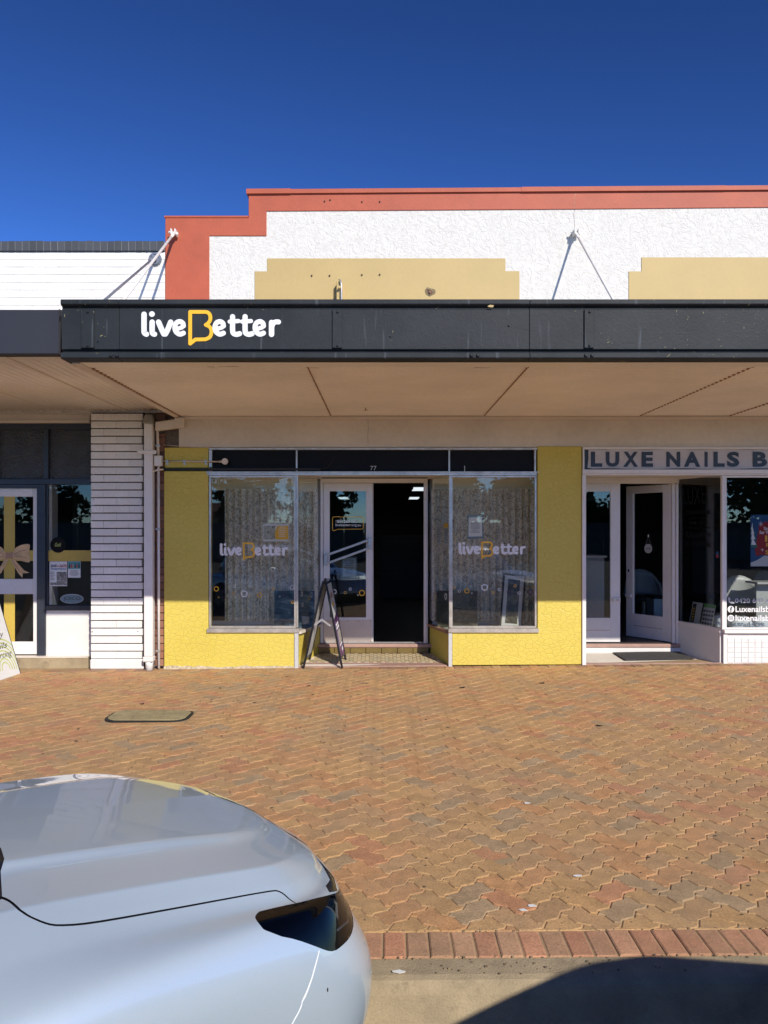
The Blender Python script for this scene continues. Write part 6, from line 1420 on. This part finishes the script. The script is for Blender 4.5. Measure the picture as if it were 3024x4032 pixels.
def region_mesh(parent, name, sel, m, off=0.0, rear=False, side=0, **tg):
    f = cfn[sel]; used = np.unique(f); idx = {int(u): k for k, u in enumerate(used)}
    P = S0[used] + Nn[used] * off; N = Nn[used]
    fs = np.vectorize(idx.get)(f)
    Pm = P * (1, -1, 1); Nm = N * (1, -1, 1)
    P2 = np.vstack([P, Pm]); N2 = np.vstack([N, Nm]); F2 = np.vstack([fs, fs[:, ::-1] + len(P)])
    if side == -1: P2, N2, F2 = P, N, fs.copy()
    if side == 1: P2, N2, F2 = Pm, Nm, fs[:, ::-1].copy()
    if rear:
        P2 = P2 * (-1, 1, 1) + (-2.7, 0, 0); N2 = N2 * (-1, 1, 1); F2 = F2[:, ::-1]
    # wind faces to agree with the normals
    a, b_, c_ = P2[F2[:, 0]], P2[F2[:, 1]], P2[F2[:, 2]]; fn = np.cross(b_ - a, c_ - a); fl = (fn * N2[F2[:, 0]]).sum(1) < 0
    F2[fl] = F2[fl][:, ::-1]
    ar = np.linalg.norm(fn, axis=1) > 1e-10; F2 = F2[ar]
    me = bpy.data.meshes.new(name); me.from_pydata(P2.tolist(), [], F2.tolist()); me.materials.append(m)
    for p in me.polygons: p.use_smooth = True
    me.normals_split_custom_set_from_vertices(N2.tolist())
    o = bpy.data.objects.new(name, me); col.objects.link(o); o.parent = parent; return tag(o, tg.get('label'))
def make_car(label, paint, fold=0):
    car = empty('parked_car', (0, 0, 0), label, 'car')
    R_ = lambda *n: np.isin(reg, n)
    region_mesh(car, 'front_body', R_('body'), paint)
    region_mesh(car, 'bonnet', R_('hood'), paint)
    for sgn in (-1, 1): region_mesh(car, 'panel_gap', R_('shut'), M['gap'], -.004, side=sgn); region_mesh(car, 'bumper_seam', R_('seam'), M['edge_light'], .0002, side=sgn)
    region_mesh(car, 'cowl', R_('cowl'), M['plastic'], -.002)
    region_mesh(car, 'bonnet_lip', R_('lip'), M['plastic'], -.001)
    region_mesh(car, 'grille', R_('grille'), M['plastic'], -.01)
    for sgn in (-1, 1):
        hl = region_mesh(car, 'headlight', R_('headlight'), M['lamphouse'], -.008, side=sgn)
        ls = region_mesh(hl, 'lens', R_('headlight'), M['lens'], -.001, side=sgn)
        for pts in ([(.64, 3.20), (.69, 3.12), (.73, 3.18)], [(.72, 3.7), (.745, 3.55), (.76, 3.4)]):
            A = np.array(pts); P = surf(A[:, 0], A[:, 1]); MB().tube([(p[0] - .003, (p[1] + .004) * -sgn, p[2]) for p in P], .0035, 6).build('reflector', M['steel'], hl, smooth=True)
    region_mesh(car, 'rear_body', R_('body', 'hood', 'cowl', 'lip', 'seam', 'shut', 'grille'), paint, rear=True)
    for sgn in (-1, 1): region_mesh(car, 'tail_light', R_('headlight'), mat('red_lamp_plastic', (0.25, 0.01, 0.01), .1, coat=1, bst=0), rear=True, side=sgn)
    # greenhouse
    G = [(.90, -.16, -3.50, .735, 3.2), (.975, -.29, -3.42, .715, 3.4), (1.385, -.93, -3.12, .600, 3.6), (1.455, -1.07, -3.02, .555, 3.4), (1.49, -1.30, -2.85, .44, 3.0), (1.50, -1.7, -2.5, .15, 2.4)]
    n = 72; rings_ = []
    for h, uf, ur, w, ex in G:
        row = []
        for k in range(n):
            t = 2 * math.pi * k / n; c, s = math.cos(t), math.sin(t)
            row.append(((uf + ur) / 2 + (uf - ur) / 2 * abs(c) ** (2 / ex) * (1 if c >= 0 else -1), w * abs(s) ** (2 / ex) * (1 if s >= 0 else -1), h + (.03 if 0 < G.index((h, uf, ur, w, ex)) < 2 and c < 0 else 0)))
        rings_.append(row)
    def bandmesh(name, j, sel, m, off=0):
        b = MB(); 
        for r_ in rings_: b.v += r_
        b.f = [(j * n + k, j * n + (k + 1) % n, (j + 1) * n + (k + 1) % n, (j + 1) * n + k) for k in range(n) if sel(k)]; b.c = [None] * len(b.f)
        used = sorted({i for f in b.f for i in f}); ix = {u: i for i, u in enumerate(used)}; b.v = [b.v[u] for u in used]; b.f = [tuple(ix[i] for i in f) for f in b.f]
        return b.build(name, m, car, smooth=True)
    ang = lambda k: (k + .5) * 360 / n
    front = lambda k: min(ang(k), 360 - ang(k)) < 42.5
    back = lambda k: abs(ang(k) - 180) < 42.5
    pill = lambda k: not front(k) and not back(k) and (min(abs(ang(k) - q) for q in (45, 92.5, 135, 315, 267.5, 225)) < 2.6)
    bandmesh('windscreen', 1, front, M['carglass']); bandmesh('rear_window', 1, back, M['carglass'])
    bandmesh('side_window', 1, lambda k: not front(k) and not back(k) and not pill(k), M['carglass']); bandmesh('pillar', 1, pill, paint)
    bandmesh('window_line', 0, lambda k: True, M['plastic'])
    b = MB()
    for r_ in rings_[2:]: b.v += r_
    for j in range(3):
        for k in range(n): b.f.append((j * n + k, j * n + (k + 1) % n, (j + 1) * n + (k + 1) % n, (j + 1) * n + k)); b.c.append(None)
    b.f.append(tuple(3 * n + k for k in range(n))); b.c.append(None); b.build('roof', paint, car, smooth=True)
    MB().box(-3.45, .62, -.70, .70, .19, .60).build('underbody_light_block', M['gap'], car)  # plain dark box added to block light under the car body
    for u_w in (-.16, -2.70):
        for s_ in (-1, 1):
            w = MB(); prf = [(.20, -.09), (.28, -.105), (.325, -.10), (.335, -.08), (.337, 0), (.335, .08), (.325, .10), (.28, .105), (.20, .09)]; nn_ = 36
            for k in range(nn_):
                t = 2 * math.pi * k / nn_
                for r_, y_ in prf: w.v.append((u_w + r_ * math.cos(t), s_ * .80 + y_, .337 + r_ * math.sin(t)))
            q = len(prf)
            for k in range(nn_):
                for j in range(q - 1): w.f.append((k * q + j, ((k + 1) % nn_) * q + j, ((k + 1) % nn_) * q + j + 1, k * q + j + 1)); w.c.append(None)
            wo = w.build('wheel', M['rubber'], car, smooth=True)
            rm = MB().disc((u_w, s_ * .80 + s_ * .055, .337), .215, (1, 0, 0), (0, 0, 1), (0, s_ * .012, 0), 30)
            for k in range(5):
                t = 2 * math.pi * k / 5; rm.bar((u_w, s_ * .885, .337), (u_w + .205 * math.cos(t), s_ * .885, .337 + .205 * math.sin(t)), .035, .02, up=(0, 1, 0))
            rm.build('rim', M['steel'], wo, bevel=.003)
    for s_ in (-1, 1):
        if s_ == fold: continue
        mr = MB(); mr.hexa([(-.52, s_ * .80, .96), (-.62, s_ * .80, .96), (-.66, s_ * 1.02, .97), (-.50, s_ * 1.0, .97), (-.54, s_ * .86, 1.08), (-.62, s_ * .86, 1.09), (-.65, s_ * 1.02, 1.12), (-.54, s_ * 1.0, 1.11)]); mr.build('wing_mirror', paint, car, bevel=.02)
    return car
car1 = make_car('silver-blue car parked nose-in over the kerb, lower left, bonnet reflecting the shops', M['carpaint'])
car1.location = (-1.17, 2.50, -.25); car1.rotation_euler = (0, 0, R(47))
car2 = make_car('pale car parked nose-in to the right, just outside the picture', M['carpaint2'], fold=1)
car2.location = (2.80, 1.80, -.25); car2.rotation_euler = (0, 0, R(48))
# small insect squashed on the bumper, by the seam
pI = surf(np.array([.572]), np.array([2.30]))[0]; th = R(47)
wI = Vector((-1.17 + math.cos(th) * pI[0] - math.sin(th) * pI[1], 2.50 + math.sin(th) * pI[0] + math.cos(th) * pI[1], -.25 + pI[2])); dI = (Vector((0, 0, H)) - wI).normalized()
MB().tube([wI + dI * .003 + Vector((0, 0, .006)), wI + dI * .004, wI + dI * .003 - Vector((0.0, 0, .005))], [.0015, .0022, .001], 6).build('insect', M['ink'], label='tiny dark insect on the car wing beside the bumper seam', cat='insect')

# ================================================================== ACROSS THE STREET (seen in the glass)
rt_ = random.Random(4)
def tree(x, y, h, r, lab):
    e = empty('street_tree', (x, y, -.25), lab, 'tree', 'trees across the street')
    t = MB(); t.tube([(x, y, -.3), (x + .1, y, h * .25), (x + .05, y + .1, h * .55)], [.16, .12, .07], 8)
    for k in range(6):
        a_ = k * 1.1; t.tube([(x + .08, y, h * .28 + .1 * k), (x + r * .4 * math.cos(a_), y + r * .4 * math.sin(a_), h * .55 + .1 * k)], [.06, .02], 6)
    t.build('trunk', M['bark'], e, smooth=True)
    c = MB(); cl = [(Vector((x + rt_.gauss(0, r * .42), y + rt_.gauss(0, r * .42), h * .62 + rt_.gauss(0, h * .16))), rt_.uniform(.25, .5) * r) for _ in range(34)]
    for ctr, cr in cl:
        for _ in range(70):
            d_ = Vector((rt_.gauss(0, 1), rt_.gauss(0, 1), rt_.gauss(0, 1))).normalized() * cr * rt_.uniform(.6, 1.05); p = ctr + d_
            if p.z < h * .22: continue
            a_ = Vector((rt_.gauss(0, 1), rt_.gauss(0, 1), rt_.gauss(0, 1))).normalized() * .20; b2 = a_.orthogonal().normalized() * .13
            c.add([p - a_, p + b2, p + a_, p - b2], [(0, 1, 2, 3)])
    c.build('crown', M['leaf'], e)
for x, y, h, r, lab in ((-8.6, -29, 4.6, 2.5, 'round dark tree across the street mirrored in the left yellow window'), (-3.9, -31, 4.9, 1.8, 'dark tree across the street mirrored in the glazed yellow-shop door'), (-19.8, -28, 4.4, 1.7, 'dark tree across the street mirrored in the left shop window'),
                        (-14.5, -30, 4.9, 1.4, 'slim tree across the street left of the round tree'), (22.5, -27, 6.6, 3.6, 'large tree across the street mirrored in the salon window'), (13.5, -33, 3.8, 2.4, 'low wide tree across the street behind the fence'), (-25.5, -30, 2.9, 2.6, 'low bushy tree across the street, farthest left'), (4.2, -30, 5.2, 2.2, 'broad dark tree across the street mirrored in the right yellow window'), (8.6, -31, 5.6, 2.6, 'tall dark tree added across the street to darken reflections near the right yellow pier'), (16.8, -30, 5.0, 2.4, 'dark tree added across the street to darken reflections, left of the large salon-side tree')):  # last few trees added so the right windows reflect something dark
    tree(x, y, h, r, lab)
fn_ = empty('paling_fence', (0, -26.5, -.26), 'long grey paling fence across the street', 'fence')
for k in range(60): part('panel', fn_, M['fence'], -36 + k * 1.2 + .01, -36 + (k + 1) * 1.2 - .01, -26.52, -26.48, -.27, 1.9)
part('verge', None, M['dirt'], -60, 60, -60, -24, -.5, -.22, kind='structure')
hs = empty('bungalow', (-13.5, -38, -.2), 'low white bungalow with terracotta roof across the street', 'house')
part('wall', hs, M['whitewall'], -17.5, -10, -42, -36, -.25, 2.3)
MB().prism([(-18, -35.5, 2.3), (-9.5, -35.5, 2.3), (-11.5, -39, 3.4), (-16, -39, 3.4)], (0, -.1, .05)).add([(-18, -42.5, 2.3), (-9.5, -42.5, 2.3), (-11.5, -39, 3.4), (-16, -39, 3.4)], [(0, 1, 2, 3)]).build('roof', M['roof'], hs)
pl = empty('power_pole', (-23.0, -25, -.25), 'timber power pole with crossarms across the street', 'power pole')
MB().tube([(-23, -25, -.3), (-23, -25, 7.2)], [.16, .11], 10).build('pole', M['bark'], pl, smooth=True)
for z_ in (6.7, 5.7): part('crossarm', pl, M['bark'], -24, -22, -25.06, -24.94, z_, z_ + .1)
wr = MB()
for dx in (-.8, 0, .8):
    for z_ in (6.85, 5.85): wr.tube([(-23 + dx, -25, z_), (-5 + dx, -25.5, z_ - .7), (14 + dx, -26, z_)], .012, 5)
wr.build('wire', M['rubber'], pl)
